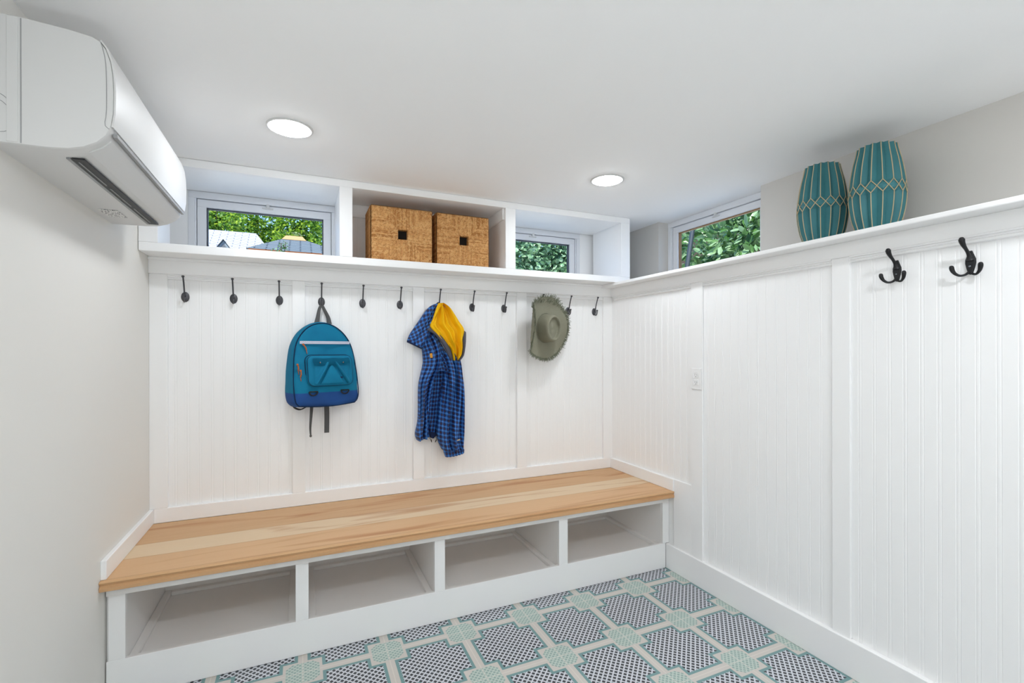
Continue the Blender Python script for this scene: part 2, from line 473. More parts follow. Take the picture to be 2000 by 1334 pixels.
# ------------------------------------------------------------------ windows
def window(n, label, place, w, z0, z1, latch_at):
    """place(a, d, z): a along the wall, d depth (0 = frame face, + = outwards)."""
    a0, a1 = w
    def bar(bm, p, q, d0, d1, zz0, zz1, bev=.002):
        vs = [place(a, d, z) for a in (p, q) for d in (d0, d1) for z in (zz0, zz1)]
        xs, ys, zs = zip(*vs); box(bm, min(xs), max(xs), min(ys), max(ys), min(zs), max(zs), bev)
    f = .036
    root = None
    bm = B()
    bar(bm, a0, a1, 0, .07, z1-f, z1, .0015); bar(bm, a0, a1, 0, .07, z0, z0+.03, .0015)
    bar(bm, a0, a0+f-.007, 0, .07, z0+.03, z1-f, .0015); bar(bm, a1-f+.007, a1, 0, .07, z0+.03, z1-f, .0015)
    bar(bm, a0+f-.007, a0+f, .007, .07, z0+.03, z1-f, .001); bar(bm, a1-f, a1-f+.007, .007, .07, z0+.03, z1-f, .001)
    root = tag(mesh_obj('window_%d' % n, bm, M['vinyl']), label, 'window', kind='structure')
    bm = B(); g = .003; s = .041
    i0, i1, k0, k1 = a0+f+g, a1-f-g, z0+.03+g, z1-f-g
    bar(bm, i0, i1, .012, .05, k1-s, k1, .001); bar(bm, i0, i1, .012, .05, k0, k0+s, .001)
    bar(bm, i0, i0+s, .012, .05, k0+s, k1-s, .0005); bar(bm, i1-s, i1, .012, .05, k0+s, k1-s, .0005)
    sash = mesh_obj('sash', bm, M['vinyl'], root)
    bm = B()
    bar(bm, a0+f-.001, a1-f+.001, .03, .034, z0+.03, z0+.03+g+.001, 0); bar(bm, a0+f-.001, a1-f+.001, .03, .034, z1-f-g-.001, z1-f, 0)
    bar(bm, a0+f-.001, a0+f+g, .03, .034, z0+.03, z1-f, 0); bar(bm, a1-f-g, a1-f+.001, .03, .034, z0+.03, z1-f, 0)
    tag(mesh_obj('gasket', bm, M['gasket'], root), 'dark gap around the sash')
    bm = B(); b_ = .006
    bar(bm, i0+s, i1-s, .026, .045, k1-s-b_, k1-s, 0); bar(bm, i0+s, i1-s, .026, .045, k0+s, k0+s+b_, 0)
    bar(bm, i0+s, i0+s+b_, .026, .045, k0+s, k1-s, 0); bar(bm, i1-s-b_, i1-s, .026, .045, k0+s, k1-s, 0)
    mesh_obj('glazing_bead', bm, M['brass'] if n == 3 else M['gasket'], root)
    bm = B(); bar(bm, i0+s-.004, i1-s+.004, .033, .037, k0+s-.004, k1-s+.004, 0)
    mesh_obj('pane', bm, M['glass'], root)
    bm = B()
    bar(bm, latch_at-.009, latch_at+.009, -.002, .016, k1-.014, k1+.010, .003); bar(bm, latch_at-.028, latch_at+.028, .004, .013, k1-.018, k1-.010, .002)
    mesh_obj('latch', bm, M['plastic'], root)
    return root
window(1, 'wide white window above the shelf with a view of roofs', lambda a, d, z: (a, YU-.004+d, z), W1, 1.776, 2.1465, -.17)
window(2, 'white window in the right shelf bay with ivy outside', lambda a, d, z: (a, YU-.004+d, z), W2, 1.776, 2.1465, 1.49)
window(3, 'white window in the grey wall with laurel leaves outside', lambda a, d, z: (XG+.083+d, a, z), (WY[0]+.0, WY[1]-.0), 1.762, 2.1835, 2.19)

# ------------------------------------------------------------------ shelf unit over the back wall
unit = empty('overhead_shelf_unit', (XL, 2.79, 1.745), 'white built-in shelf unit running under the ceiling above the coat hooks', 'shelf unit')
bm = B(); box(bm, XL+.002, 2.03, 2.604, YU-.006, 1.7462, 1.786, .003, 2); mesh_obj('shelf_board', bm, M['trim'], unit)
bm = B(); box(bm, XL+.002, 2.03, 2.604, 2.622, 2.147, ZC-.001, .0015); mesh_obj('top_rail', bm, M['trim'], unit)
bm = B(); box(bm, XL+.002, 2.03, 2.622, YU-.006, 2.147, 2.165); mesh_obj('soffit', bm, M['trim'], unit)
for a, b in ((XL+.002, -.591), (.182, .246), (1.116, 1.182), (1.958, 2.03)):
    bm = B(); box(bm, a, b, 2.604, 2.622, 1.786, 2.147, .0015); mesh_obj('face_stile', bm, M['trim'], unit)
for a, b, y1 in ((-.609, -.591, 2.82), (.182, .198, YU-.006), (.230, .246, YU-.006), (1.116, 1.132, YU-.006), (1.166, 1.182, YU-.006), (1.962, 1.980, 2.945), (2.012, 2.03, YU-.006)):
    bm = B(); box(bm, a, b, 2.622, y1, 1.786, 2.147); mesh_obj('side_panel', bm, M['trim'], unit)
bm = B(); extrude_profile(bm, bead_profile(.246, 1.116, .012), 1.786, 2.147, lambda p, t: (p[0], 2.915-p[1], t)); mesh_obj('back_panel', bm, M['bead'], unit)
bm = B(); box(bm, .246, 1.116, 2.900, 2.915, 2.075, 2.147, .002); box(bm, 1.104, 1.116, 2.622, 2.900, 2.08, 2.147, .002)
mesh_obj('inner_rail', bm, M['trim'], unit)

# ------------------------------------------------------------------ bench
bench = empty('mudroom_bench', (.67, 2.5, 0), 'white built-in bench with a planked wooden seat and four open cubbies', 'bench')
bm = B()
prof = [(YW-.018, .431), (YW-.018, .4678), (2.160, .4678), (2.1545, .4665), (2.152, .463), (2.1535, .459), (2.1585, .455), (2.160, .450), (2.1565, .446), (2.1525, .443), (2.1525, .4325), (2.154, .431)]
extrude_profile(bm, prof, XL+.001, XW-.001, lambda p, t: (t, p[0], p[1]))
mesh_obj('seat', bm, M['wood'], bench)
bm = B(); box(bm, XL+.004, XW-.026, 2.209, 2.228, .001, .148, .0015); mesh_obj('bottom_rail', bm, M['trim'], bench)
bm = B(); box(bm, XL+.004, XW-.002, 2.209, 2.228, .389, .431, .001); mesh_obj('top_rail', bm, M['trim'], bench)
ST = [(XL+.010, -.603), (-.024, .027), (.577, .628), (1.253, 1.307), (1.957, XW-.002)]
for a, b in ST:
    bm = B(); box(bm, a, b, 2.208, 2.228, .148, .392, .0015); mesh_obj('face_stile', bm, M['trim'], bench)
for i, (a, b) in enumerate(ST):
    bm = B(); box(bm, XL+.001 if i == 0 else a, b, 2.228, 2.775, .10, .431); mesh_obj('divider', bm, M['trim'], bench)
bm = B(); box(bm, XL+.004, XW-.002, 2.775, 2.789, .0, .431); mesh_obj('back_board', bm, M['trim'], bench)
for (a, b), (c, d) in zip(ST, ST[1:]):
    bm = B(); box(bm, b, c, 2.228, 2.775, .105, .12); fl = mesh_obj('cubby_floor', bm, M['trim'], bench)
    bm = B()
    box(bm, b, b+.030, 2.230, 2.775, .12, .138, .004, 2); box(bm, c-.030, c, 2.230, 2.775, .12, .138, .004, 2); box(bm, b+.030, c-.030, 2.745, 2.775, .12, .138, .004, 2)
    mesh_obj('cleat', bm, M['trim'], fl)

# ------------------------------------------------------------------ ceiling lights
def ceiling_light(x, y, label, lens='lens'):
    r = empty('recessed_light', (x, y, ZC), label, 'ceiling light', 'recessed ceiling lights')
    bm = B(); lathe(bm, [(.0722, .004), (.0722, -.003), (.075, -.005), (.081, -.0055), (.0855, -.004), (.087, .004)], (x, y, ZC), 48)
    mesh_obj('trim_ring', bm, M['plastic'], r, True)
    bm = B(); lathe(bm, [(.0725, -.001), (.0722, -.005), (.067, -.0085), (.05, -.0115), (.025, -.0135), (.001, -.014)], (x, y, ZC), 48)
    mesh_obj('lens', bm, M[lens], r, True)
    return r
ceiling_light(-.040, 2.085, 'glowing round recessed light in the ceiling near the air conditioner')
ceiling_light(1.462, 2.062, 'glowing round recessed light in the ceiling near the right window')
ceiling_light(-.28, .17, 'glowing round recessed light overhead, left and out of view', 'lens2')
ceiling_light(1.47, .17, 'glowing round recessed light overhead, right and out of view', 'lens2')
ceiling_light(-.10, -1.35, 'added recessed fill light behind the camera, left one', 'added_lens')  # rear pair added out of view to brighten bench and lower walls
ceiling_light(.95, -1.35, 'added recessed fill light behind the camera, right one', 'added_lens')


# added fill light, unseen behind the camera, to brighten the ceiling
def uplighter(x, y, label):
    r = empty('fill_uplighter', (x, y, 0), label, 'added fill light')
    bm = B(); lathe(bm, [(.001, .001), (.12, .001), (.13, .02), (.165, .50), (.160, .50), (.155, .485)], (x, y, 0), 40); mesh_obj('can', bm, M['plastic'], r, True, 40)
    bm = B(); disc(bm, (x, y, .488), .155, 40, (0, 0, 1), .004); mesh_obj('lens', bm, M['fill_up'], r)
uplighter(.05, -.30, 'added, unseen fill uplighter standing behind the camera')

# ------------------------------------------------------------------ air conditioner
ac = empty('air_conditioner', (XL, 1.90, 1.79), 'white wall-mounted air conditioner high on the left wall', 'air conditioner')
def ac_prof(x0=-.6655):
    # (x, z) outline, bottom back -> front -> top
    return [(x0, 1.787), (-.560, 1.789), (-.520, 1.793), (-.490, 1.802), (-.464, 1.818), (-.446, 1.838), (-.436, 1.862), (-.431, 1.895), (-.430, 1.95), (-.4315, 1.99), (-.436, 2.025), (-.446, 2.056), (-.458, 2.073), (-.474, 2.081), (-.52, 2.087), (-.60, 2.092), (x0, 2.092)]
y0, y1 = 1.50, 2.30
bm = B()
P0 = ac_prof(); cx, cz = -.56, 1.94
rings = []
for y, k in ((y0, .985), (y0+.003, .996), (y0+.010, 1.0), (y1-.010, 1.0), (y1-.003, .996), (y1, .985)):
    ring = []
    for x, z in P0:
        xx = x if x < -.66 else cx+(x-cx)*k; zz = cz+(z-cz)*k
        ring.append(bm.verts.new((xx, y, zz)))
    rings.append(ring)
n = len(P0)
for a, b in zip(rings, rings[1:]):
    for i in range(n): bm.faces.new((a[i], a[(i+1) % n], b[(i+1) % n], b[i]))
bm.faces.new(rings[0]); bm.faces.new(rings[-1])
bmesh.ops.recalc_face_normals(bm, faces=bm.faces)
mesh_obj('casing', bm, M['plastic'], ac, True, 28)
def ac_shell(bm, ids, off, ya, yb):
    """thin shell following part of the outline"""
    pts = [P0[i] for i in ids]; out = []
    for i, (x, z) in enumerate(pts):
        a = pts[max(i-1, 0)]; b = pts[min(i+1, len(pts)-1)]
        tx, tz = b[0]-a[0], b[1]-a[1]; l = math.hypot(tx, tz); out.append((x+tz/l*off, z-tx/l*off))
    extrude_profile(bm, pts+out[::-1], ya, yb, lambda p, t: (p[0], t, p[1]))
bm = B(); ac_shell(bm, [6, 7, 8, 9, 10, 11, 12], .004, y0-.001, y1+.001)
mesh_obj('front_panel', bm, M['plastic'], ac, True, 28)
bm = B(); ac_shell(bm, [3, 4, 5], .003, y0+.03, y1-.03)
mesh_obj('louvre_flap', bm, M['plastic'], ac, True, 28)
bm = B()
box(bm, -.534, -.508, y0+.06, y1-.05, 1.7885, 1.7925, 0)
tag(mesh_obj('air_slot', bm, M['blackpl'], ac), 'long black air outlet slot')
bm = B(); box(bm, -.545, -.536, y0+.06, y1-.05, 1.7868, 1.7905, 0)
for k in range(3): box(bm, -.527, -.524, y0+.08+k*.22, y0+.27+k*.22, 1.7865, 1.789, 0)
mesh_obj('slot_vane', bm, M['plasticg'], ac)
bm = B(); box(bm, -.4385, -.4295, y0+.02, y1-.025, 1.8440, 1.8525, 0)
tag(mesh_obj('panel_gap', bm, M['plasticg'], ac), 'grey shadow gap under the front panel')
bm = B(); box(bm, -.6075, -.6055, y0-.0008, y0+.004, 1.792, 2.088, 0); mesh_obj('side_seam', bm, M['plasticg'], ac)
for nm_, pts_ in (('side_seam', [(-.456, 2.068), (-.448, 2.03), (-.4455, 1.98), (-.4455, 1.90), (-.449, 1.866), (-.440, 1.856)]),
             ('knockout_line', [(-.664, 1.905), (-.646, 1.903), (-.632, 1.893), (-.624, 1.875)]), ('knockout_line', [(-.664, 1.887), (-.645, 1.887), (-.634, 1.879), (-.627, 1.869)]),
             ('knockout_line', [(-.664, 1.812), (-.636, 1.814), (-.626, 1.826), (-.624, 1.836)])):
    bm = B(); tube(bm, smooth_path([(x_, y0-.0003, z_) for x_, z_ in pts_], 12), .0008, 6); mesh_obj(nm_, bm, M['plasticg'], ac)
bm = B(); box(bm, -.632, -.612, y0-.002, y0+.004, 1.792, 2.089, .001); mesh_obj('side_rib', bm, M['plastic'], ac)
def m_sticker():
    t = NT('printed_sticker'); o = t.obj()
    n1 = t.noise(t.mapping(o, (260, 90, 1)), 1.0, 2)
    c = t.mix(t.math('GREATER_THAN', n1, .56), srgb(228, 228, 226), srgb(128, 128, 130)); return t.bsdf(c, .5)
M['sticker'] = m_sticker()
bm = B(); box(bm, -.640, -.585, 2.07, 2.17, 1.7862, 1.7878, 0); tag(mesh_obj('sticker', bm, M['sticker'], ac), 'small grey printed sticker under the unit')

# ------------------------------------------------------------------ coat hooks
def coat_hook(loc, label):
    r = empty('coat_hook', loc, label, 'coat hook', 'double coat hooks on the back wall')
    x, y, z = loc     # centre of the plate on the wall face
    bm = B()
    lathe(bm, [(0.0, .006), (.007, .006), (.012, .0045), (.0175, .003), (.019, .001), (.0193, 0)], (0, 0, 0), 24)
    for v in bm.verts:
        c = v.co.copy(); v.co = (x+c.x*.92, y-c.z, z+c.y*1.30)
    bmesh.ops.recalc_face_normals(bm, faces=bm.faces)
    mesh_obj('base_plate', bm, M['iron'], r, True, 50)
    bm = B()
    pts = smooth_path([(x, y-.004, z+.002), (x, y-.016, z+.012), (x, y-.023, z+.034), (x, y-.034, z+.062), (x, y-.045, z+.086), (x, y-.049, z+.094)], 22)
    tube(bm, pts, [.0048-.0012*min(1, i/8) for i in range(len(pts))], 10)
    e = pts[-1]; lathe_pts = [(x, e[1], e[2]-.006), (x, e[1]-.001, e[2]), (x, e[1]-.001, e[2]+.003)]
    tube(bm, lathe_pts, [.0036, .0066, .0066], 12); ball(bm, (x, e[1]-.001, e[2]+.002), .0066, 1, 1, .6)
    mesh_obj('upper_prong', bm, M['iron'], r, True, 50)
    bm = B()
    pts = smooth_path([(x, y-.004, z-.006), (x, y-.010, z-.018), (x, y-.020, z-.0255), (x, y-.031, z-.022), (x, y-.037, z-.010), (x, y-.038, z+.004)], 20)
    tube(bm, pts, [.0046-.0010*min(1, i/6) for i in range(len(pts))], 10)
    e = pts[-1]; tube(bm, [(x, e[1], e[2]-.005), (x, e[1], e[2]+.001), (x, e[1], e[2]+.004)], [.0034, .0062, .0062], 12); ball(bm, (x, e[1], e[2]+.003), .0062, 1, 1, .6)
    mesh_obj('lower_prong', bm, M['iron'], r, True, 50)
    bm = B(); ball(bm, (x, y-.0055, z+.014), .0034, 1, .5, 1, 10); mesh_obj('screw', bm, M['chrome'], r, True)
    return r
ordn = ['first', 'second', 'third', 'fourth', 'fifth', 'sixth', 'seventh', 'eighth', 'ninth', 'tenth', 'eleventh', 'twelfth']
note = ['empty, nearest the left corner', 'empty', 'empty, beside the batten left of the backpack', 'the teal backpack hanging from it', 'empty, right of the backpack', 'empty, left of the jacket batten',
        'the plaid jacket hanging from it', 'empty, just right of the plaid jacket', 'empty, just left of the hat batten', 'mostly hidden behind the hat', 'empty, just right of the hat', 'empty, nearest the right corner']
HX = [-.522, -.315, -.105, .101, .316, .525, .756, .968, 1.182, 1.443, 1.654, 1.865]
HZ = 1.562
proto = None
for i, hx in enumerate(HX):
    lab = 'black double coat hook, %s from the left, %s' % (ordn[i], note[i])
    if proto is None: proto = coat_hook((hx, YW-.0005, HZ), lab)
    else:
        c = copy_tree(proto); c.location = (hx, YW-.0005, HZ); c['label'] = lab

def triple_hook(loc, label):
    r = empty('triple_hook', loc, label, 'coat hook', 'triple coat hooks on the right wall')
    x, y, z = loc
    bm = B()      # plate: a vase-shaped tongue lying on the wall
    out = [(-.004, .040), (-.009, .026), (-.014, .012), (-.0145, 0), (-.012, -.014), (-.009, -.026), (-.006, -.036), (0, -.039)]
    full = out+[(-a, b) for a, b in out[-2::-1]]
    A = [bm.verts.new((x, y+a, z+b)) for a, b in full]; C_ = [bm.verts.new((x-.006, y+a*.75, z+b*.92)) for a, b in full]
    m = len(full)
    for i in range(m): bm.faces.new((A[i], A[(i+1) % m], C_[(i+1) % m], C_[i]))
    bm.faces.new(C_); bm.faces.new(A)
    bmesh.ops.recalc_face_normals(bm, faces=bm.faces)
    mesh_obj('base_plate', bm, M['iron2'], r, True, 40)
    bm = B()
    pts = smooth_path([(x-.004, y, z+.010), (x-.012, y, z+.026), (x-.026, y, z+.040), (x-.042, y, z+.052), (x-.053, y, z+.064), (x-.056, y, z+.074)], 20)
    rad = [.0105, .0085, .007, .0058, .005, .0046, .0044, .0044, .0044, .0045, .0047, .005, .0054, .0058, .0062, .0066, .0070, .0073, .0075, .0075, .006]
    tube(bm, pts, rad, 12, flat=((0, 1, 0), 1.15)); ball(bm, pts[-1], .0068, 1, 1, .8)
    mesh_obj('upper_prong', bm, M['iron2'], r, True, 50)
    for s in (1, -1):
        bm = B()
        pts = smooth_path([(x-.005, y+s*.002, z-.030), (x-.010, y+s*.010, z-.038), (x-.017, y+s*.021, z-.040), (x-.024, y+s*.031, z-.032), (x-.029, y+s*.036, z-.020), (x-.031, y+s*.037, z-.010)], 18)
        tube(bm, pts, [.0048, .0042, .0039, .0037, .0036, .0036, .0036, .0037, .0039, .0042, .0046, .005, .0055, .006, .0064, .0067, .0068, .0068, .006], 12); ball(bm, pts[-1], .0062, 1, 1, .8)
        mesh_obj('side_prong', bm, M['iron2'], r, True, 50)
    bm = B(); ball(bm, (x-.0062, y, z-.012), .0036, .5, 1, 1, 10); mesh_obj('screw', bm, M['chrome'], r, True)
    return r
th = triple_hook((XW-.0005, 1.020, 1.586), 'black triple coat hook on the right wall, farther one beside the batten')
t2 = copy_tree(th); t2.location = (XW-.0005, .810, 1.581); t2['label'] = 'black triple coat hook on the right wall, the one nearer the camera'

# ------------------------------------------------------------------ outlet
ol = empty('electrical_outlet', (XW-.012, 1.977, 1.137), 'white electrical outlet on the batten of the right wall', 'outlet')
xo = XW-.0122
bm = B(); box(bm, xo-.005, xo, 1.942, 2.012, 1.078, 1.196, .003, 2); mesh_obj('cover_plate', bm, M['outlet'], ol)
bm = B()
for dz in (.02, -.02): box(bm, xo-.0068, xo-.004, 1.961, 1.993, 1.137+dz-.014, 1.137+dz+.014, .004, 2)
mesh_obj('receptacle', bm, M['outlet'], ol)
for dz in (.02, -.02):
    for dy in (-.0065, .0065):
        bm = B(); box(bm, xo-.0072, xo-.0066, 1.977+dy-.001, 1.977+dy+.001, 1.137+dz-.002, 1.137+dz+.006); mesh_obj('slot', bm, M['gasket'], ol)
    bm = B(); disc(bm, (xo-.0066, 1.977, 1.137+dz-.008), .0024, 10, (-1, 0, 0), .0006); mesh_obj('earth_hole', bm, M['gasket'], ol)

# ------------------------------------------------------------------ woven baskets
def basket(x0, x1, yf, yb, z0, z1, label):
    r = empty('woven_basket', ((x0+x1)/2, (yf+yb)/2, z0), label, 'basket', 'woven rush storage baskets')
    bm = B(); W, H, D = x1-x0, z1-z0, yb-yf
    lay = bm.verts.layers.float.new('strand'); rs_ = random.Random(int(x0*1000)); tab = [rs_.random() for _ in range(4096)]
    cx_, cz_ = (x0+x1)/2, (z0+z1)/2; hole = .027
    N = 230; pit = .0078; rc = .018; amp = .0042
    def front(u, v):
        a, b = (u-.5)*W, (v-.5)*H
        ins = max(0, rc-min(W/2-abs(a), H/2-abs(b)))
        k = abs(a)*H/W
        s = b if k > abs(b) else a
        q_ = 0 if k > abs(b) else 1
        q_ = q_*2+(1 if (a if q_ == 0 else b) > 0 else 0)
        ph = s/pit+.18*math.sin((a if q_ < 2 else b)*60+s*900)
        front.val = tab[(int(math.floor(ph))+200+q_*700) % 4096]
        h = amp*abs(math.sin(PI*ph))
        hz = .004*math.exp(-abs(k-abs(b))/.004)
        y = yf+(rc-math.sqrt(max(0, rc*rc-ins*ins)))-h+hz*.4
        ca = math.copysign(min(abs(a), W/2-.001), a)
        return (cx_+ca, y, cz_+b)
    V = {}
    for i in range(N+1):
        for j in range(N+1):
            V[i, j] = bm.verts.new(front(i/N, j/N)); V[i, j][lay] = front.val
    for i in range(N):
        for j in range(N):
            a, b = ((i+.5)/N-.5)*W, ((j+.5)/N-.5)*H
            if abs(a) < hole and abs(b) < hole: continue
            bm.faces.new((V[i, j], V[i+1, j], V[i+1, j+1], V[i, j+1]))
    # left / right sides and top, strands running front to back
    def side(fn, n, m):
        P = [[fn(i/n, j/m) for j in range(m+1)] for i in range(n+1)]
        VV = grid_surface(bm, P)
        for row in VV:
            for j, v_ in enumerate(row): v_[lay] = tab[(int(j/m*W/pit)+3000) % 4096]
    rip = lambda q: amp*abs(math.sin(PI*q/pit))
    side(lambda u, v: (x0-rip(v*H), yf+rc*.8+u*(D-rc), z0+v*H), 6, 200)
    side(lambda u, v: (x1+rip(v*H), yf+rc*.8+u*(D-rc), z0+v*H), 6, 200)
    side(lambda u, v: (x0+v*W, yf+rc*.8+u*(D-rc), z1+rip(v*W)), 6, 200)
    side(lambda u, v: (x0+v*W, yb, z0+u*H), 2, 2); side(lambda u, v: (x0+v*W, yf+u*D, z0+.0003), 2, 2)
    mesh_obj('basket_body', bm, M['straw'], r, True, 60)
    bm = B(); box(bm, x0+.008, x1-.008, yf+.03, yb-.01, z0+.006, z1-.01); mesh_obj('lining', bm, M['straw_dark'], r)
    for f in (): pass
    bm = B(); t_ = .006
    for a, b, c, d in ((-hole-t_, hole+t_, hole-.001, hole+t_), (-hole-t_, hole+t_, -hole-t_, -hole+.001), (-hole-t_, -hole+.001, -hole, hole), (hole-.001, hole+t_, -hole, hole)):
        box(bm, cx_+a, cx_+b, yf-.0022, yf+.03, cz_+c, cz_+d, .002)
    mesh_obj('handle_hole', bm, M['straw'], r)
    return r
basket(.347, .683, 2.648, 2.885, 1.7862, 2.087, 'square woven rush basket with a square hole, left of the pair')
basket(.712, 1.030, 2.652, 2.885, 1.7862, 2.087, 'square woven rush basket with a square hole, right of the pair')

# ------------------------------------------------------------------ vases
def vase(c, h, rb, label, rot):
    r = empty('vase', c, label, 'vase', 'teal faceted vases')
    NR = 16
    def rad(zf, ridge):
        # barrel outline: bottom .70, belly 1 at .50, top .72
        base = smooth_path([(.70,), (.84,), (.95,), (1.0,), (.97,), (.90,), (.80,), (.69,)], 70)[int(round(zf*70))][0]
        dep = 0 if abs(zf-.5) < .012 else .165*min(1, max(0, abs(zf-.5)-.012)/.055)
        return rb*base*(1-(0 if ridge else dep))
    zs = [0, .06, .12, .18, .24, .30, .36, .433, .47, .5, .53, .567, .64, .70, .76, .82, .88, .94, 1.0]
    bm = B(); P = []
    cv = Vector(c)
    def pt(zf, k, off=0.0):
        a = PI*k/NR+rot; q = rad(zf, k % 2 == 0)+off
        return cv+Vector((q*math.cos(a), q*math.sin(a), zf*h))
    rings = [[bm.verts.new(pt(z, k)) for k in range(2*NR)] for z in zs]
    m = 2*NR
    for a, b in zip(rings, rings[1:]):
        for i in range(m): bm.faces.new((a[i], a[(i+1) % m], b[(i+1) % m], b[i]))
    bm.faces.new(rings[0][::-1])
    ri = [bm.verts.new(cv+Vector(((v.co-cv).x*.93, (v.co-cv).y*.93, h))) for v in rings[-1]]
    rj = [bm.verts.new(v.co-Vector((0, 0, .08))) for v in ri]
    for a, b in ((rings[-1], ri), (ri, rj)):
        for i in range(m): bm.faces.new((a[i], a[(i+1) % m], b[(i+1) % m], b[i]))
    bm.faces.new(rj)
    mesh_obj('vase_body', bm, M['vase'], r)
    bm = B(); lr = .0017
    for k in range(0, m, 2):
        tube(bm, [pt(z, k) for z in zs if z >= .56], lr, 5); tube(bm, [pt(z, k) for z in zs if z <= .44], lr, 5)
        for d in (1, -1):
            tube(bm, [pt(.567, k), pt(.5, (k+d) % m)], lr, 5); tube(bm, [pt(.433, k), pt(.5, (k+d) % m)], lr, 5)
    tag(mesh_obj('line_pattern', bm, M['gold'], r, True), 'pale clay lines and a belt of diamonds')
    return r
vase((2.090, 1.350, 1.7465), .352, .096, 'teal faceted vase with diamond belt, the one nearer the window', .12)
vase((2.090, 1.133, 1.7465), .353, .094, 'teal faceted vase with diamond belt, the one nearer the camera', .30)

# ------------------------------------------------------------------ backpack
def backpack():
    c = Vector((.076, 2.772, 1.0))
    ang = math.radians(20)      # turned a little to the right
    R = Matrix.Rotation(ang, 4, 'Z')
    root = empty('backpack', (.101, 2.75, 1.0), 'teal canvas backpack with a navy base hanging from the fourth hook', 'backpack')
    T = lambda x, d, z: tuple(c+(R @ Vector((x+.006, -d, z))))
    # outline at the front: half width against height
    HW = [(.010, .150), (.03, .167), (.07, .174), (.13, .174), (.20, .170), (.27, .163), (.33, .150), (.375, .128), (.41, .098), (.435, .062), (.447, .025), (.449, 0.0)]
    def outline(k):
        pts = smooth_path([(w, z) for z, w in HW], 34)
        right = [(max(0, w), z) for w, z in pts]
        left = [(-w, z) for w, z in right[-2::-1]]
        n_ = 10
        bottom = [(-right[0][0]+2*right[0][0]*i/n_, .010-.010*math.sin(PI*i/n_)) for i in range(1, n_)]
        return right+left+bottom          # closed loop
    OL = outline(0)
    def ring(scale, d, lean=0, belly=0.0):
        out = []
        for w, z in OL:
            zz = .22+(z-.22)*scale; ww = w*scale
            dd = d-lean*max(0, (z-.05))
            out.append((ww, dd, zz))
        return out
    lay = [(.93, .0, 0), (.99, .012, 0), (1.0, .035, .02), (1.0, .085, .10), (.985, .122, .16), (.945, .135, .17), (.88, .141, .17), (.7, .147, .165), (.4, .151, .15), (.1, .152, .14)]
    def wrinkle(x, z, d):
        return (.0050*math.sin(x*30+z*22)*math.sin(z*34+1)+.0028*math.sin(x*17-z*55))*(1 if d > .09 else .4)
    def shell(bm, cut, keep_above):
        rs = [[bm.verts.new((x, d+wrinkle(x, z, d), z)) for x, d, z in ring(*q)] for q in lay]
        n_ = len(OL)
        for a, b in zip(rs, rs[1:]):
            for i in range(n_): bm.faces.new((a[i], a[(i+1) % n_], b[(i+1) % n_], b[i]))
        bm.faces.new(rs[0][::-1]); bm.faces.new(rs[-1])
        bmesh.ops.bisect_plane(bm, geom=bm.verts[:]+bm.edges[:]+bm.faces[:], plane_co=(0, 0, cut), plane_no=(0, 0, 1), clear_inner=keep_above, clear_outer=not keep_above)
        for v in bm.verts: v.co = T(*v.co)
        bmesh.ops.recalc_face_normals(bm, faces=bm.faces)
    bm = B(); shell(bm, .082, True); mesh_obj('body', bm, M['bag'], root, True, 60)
    bm = B(); shell(bm, .082, False); tag(mesh_obj('base_panel', bm, M['bagnavy'], root, True, 60), 'navy blue base')
    # piping round the front edge
    bm = B()
    pts = [T(x, d+.001, z) for x, d, z in ring(.968, .132, .168)]
    tube(bm, pts, .0028, 6, closed=True); mesh_obj('piping', bm, M['bagdark'], root, True)
    fd = lambda z: .149-.165*max(0, z-.05)     # depth of the front face
    # zigzag tape with a zip
    bm = B()
    P, U = [], []
    for i in range(25):
        x = -.132+.264*i/24
        P.append([T(x, fd(.338)+.0045-.10*max(0, abs(x)-.10), .338+dz) for dz in (-.0075, .0075)]); U.append([(x, 0), (x, 1)])
    grid_surface(bm, P, U)
    mesh_obj('zigzag_tape', bm, M['tape'], root)
    # front pocket
    pk = B()
    def rr(w, h, r_, n_=6):
        out = []
        for sx, sz, a0 in ((1, 1, 0), (-1, 1, 90), (-1, -1, 180), (1, -1, 270)):
            for k in range(n_+1):
                a = math.radians(a0+90*k/n_); out.append((sx*(w-r_)+r_*math.cos(a), sz*(h-r_)+r_*math.sin(a)))
        return out
    pc = (.006, .194)
    def pring(k, d):
        return [pk.verts.new(T(pc[0]+x*k, fd(pc[1]+z*k)+d, pc[1]+z*k)) for x, z in rr(.118, .078, .03)]
    rs = [pring(1.0, -.01), pring(1.01, .014), pring(1.0, .026), pring(.96, .032), pring(.80, .033), pring(.45, .035), pring(.1, .035)]
    n_ = len(rs[0])
    for a, b in zip(rs, rs[1:]):
        for i in range(n_): pk.faces.new((a[i], a[(i+1) % n_], b[(i+1) % n_], b[i]))
    pk.faces.new(rs[-1]); bmesh.ops.recalc_face_normals(pk, faces=pk.faces)
    pocket = mesh_obj('front_pocket', pk, M['bag'], root, True, 50)
    bm = B(); tube(bm, [T(pc[0]+x*1.012, fd(pc[1]+z)+.004, pc[1]+z*1.012) for x, z in rr(.118, .078, .03)], .0026, 6, closed=True)
    tube(bm, [T(pc[0]+x, fd(pc[1]+z)+.0275, pc[1]+z) for x, z in rr(.1165, .0765, .03)], .0018, 6, closed=True)
    mesh_obj('piping', bm, M['bagdark'], pocket, True)
    # bellows patch with an inverted pleat, and its flap
    bm = B(); P = []
    px0, px1, pz0, pz1 = -.083, .100, .128, .238
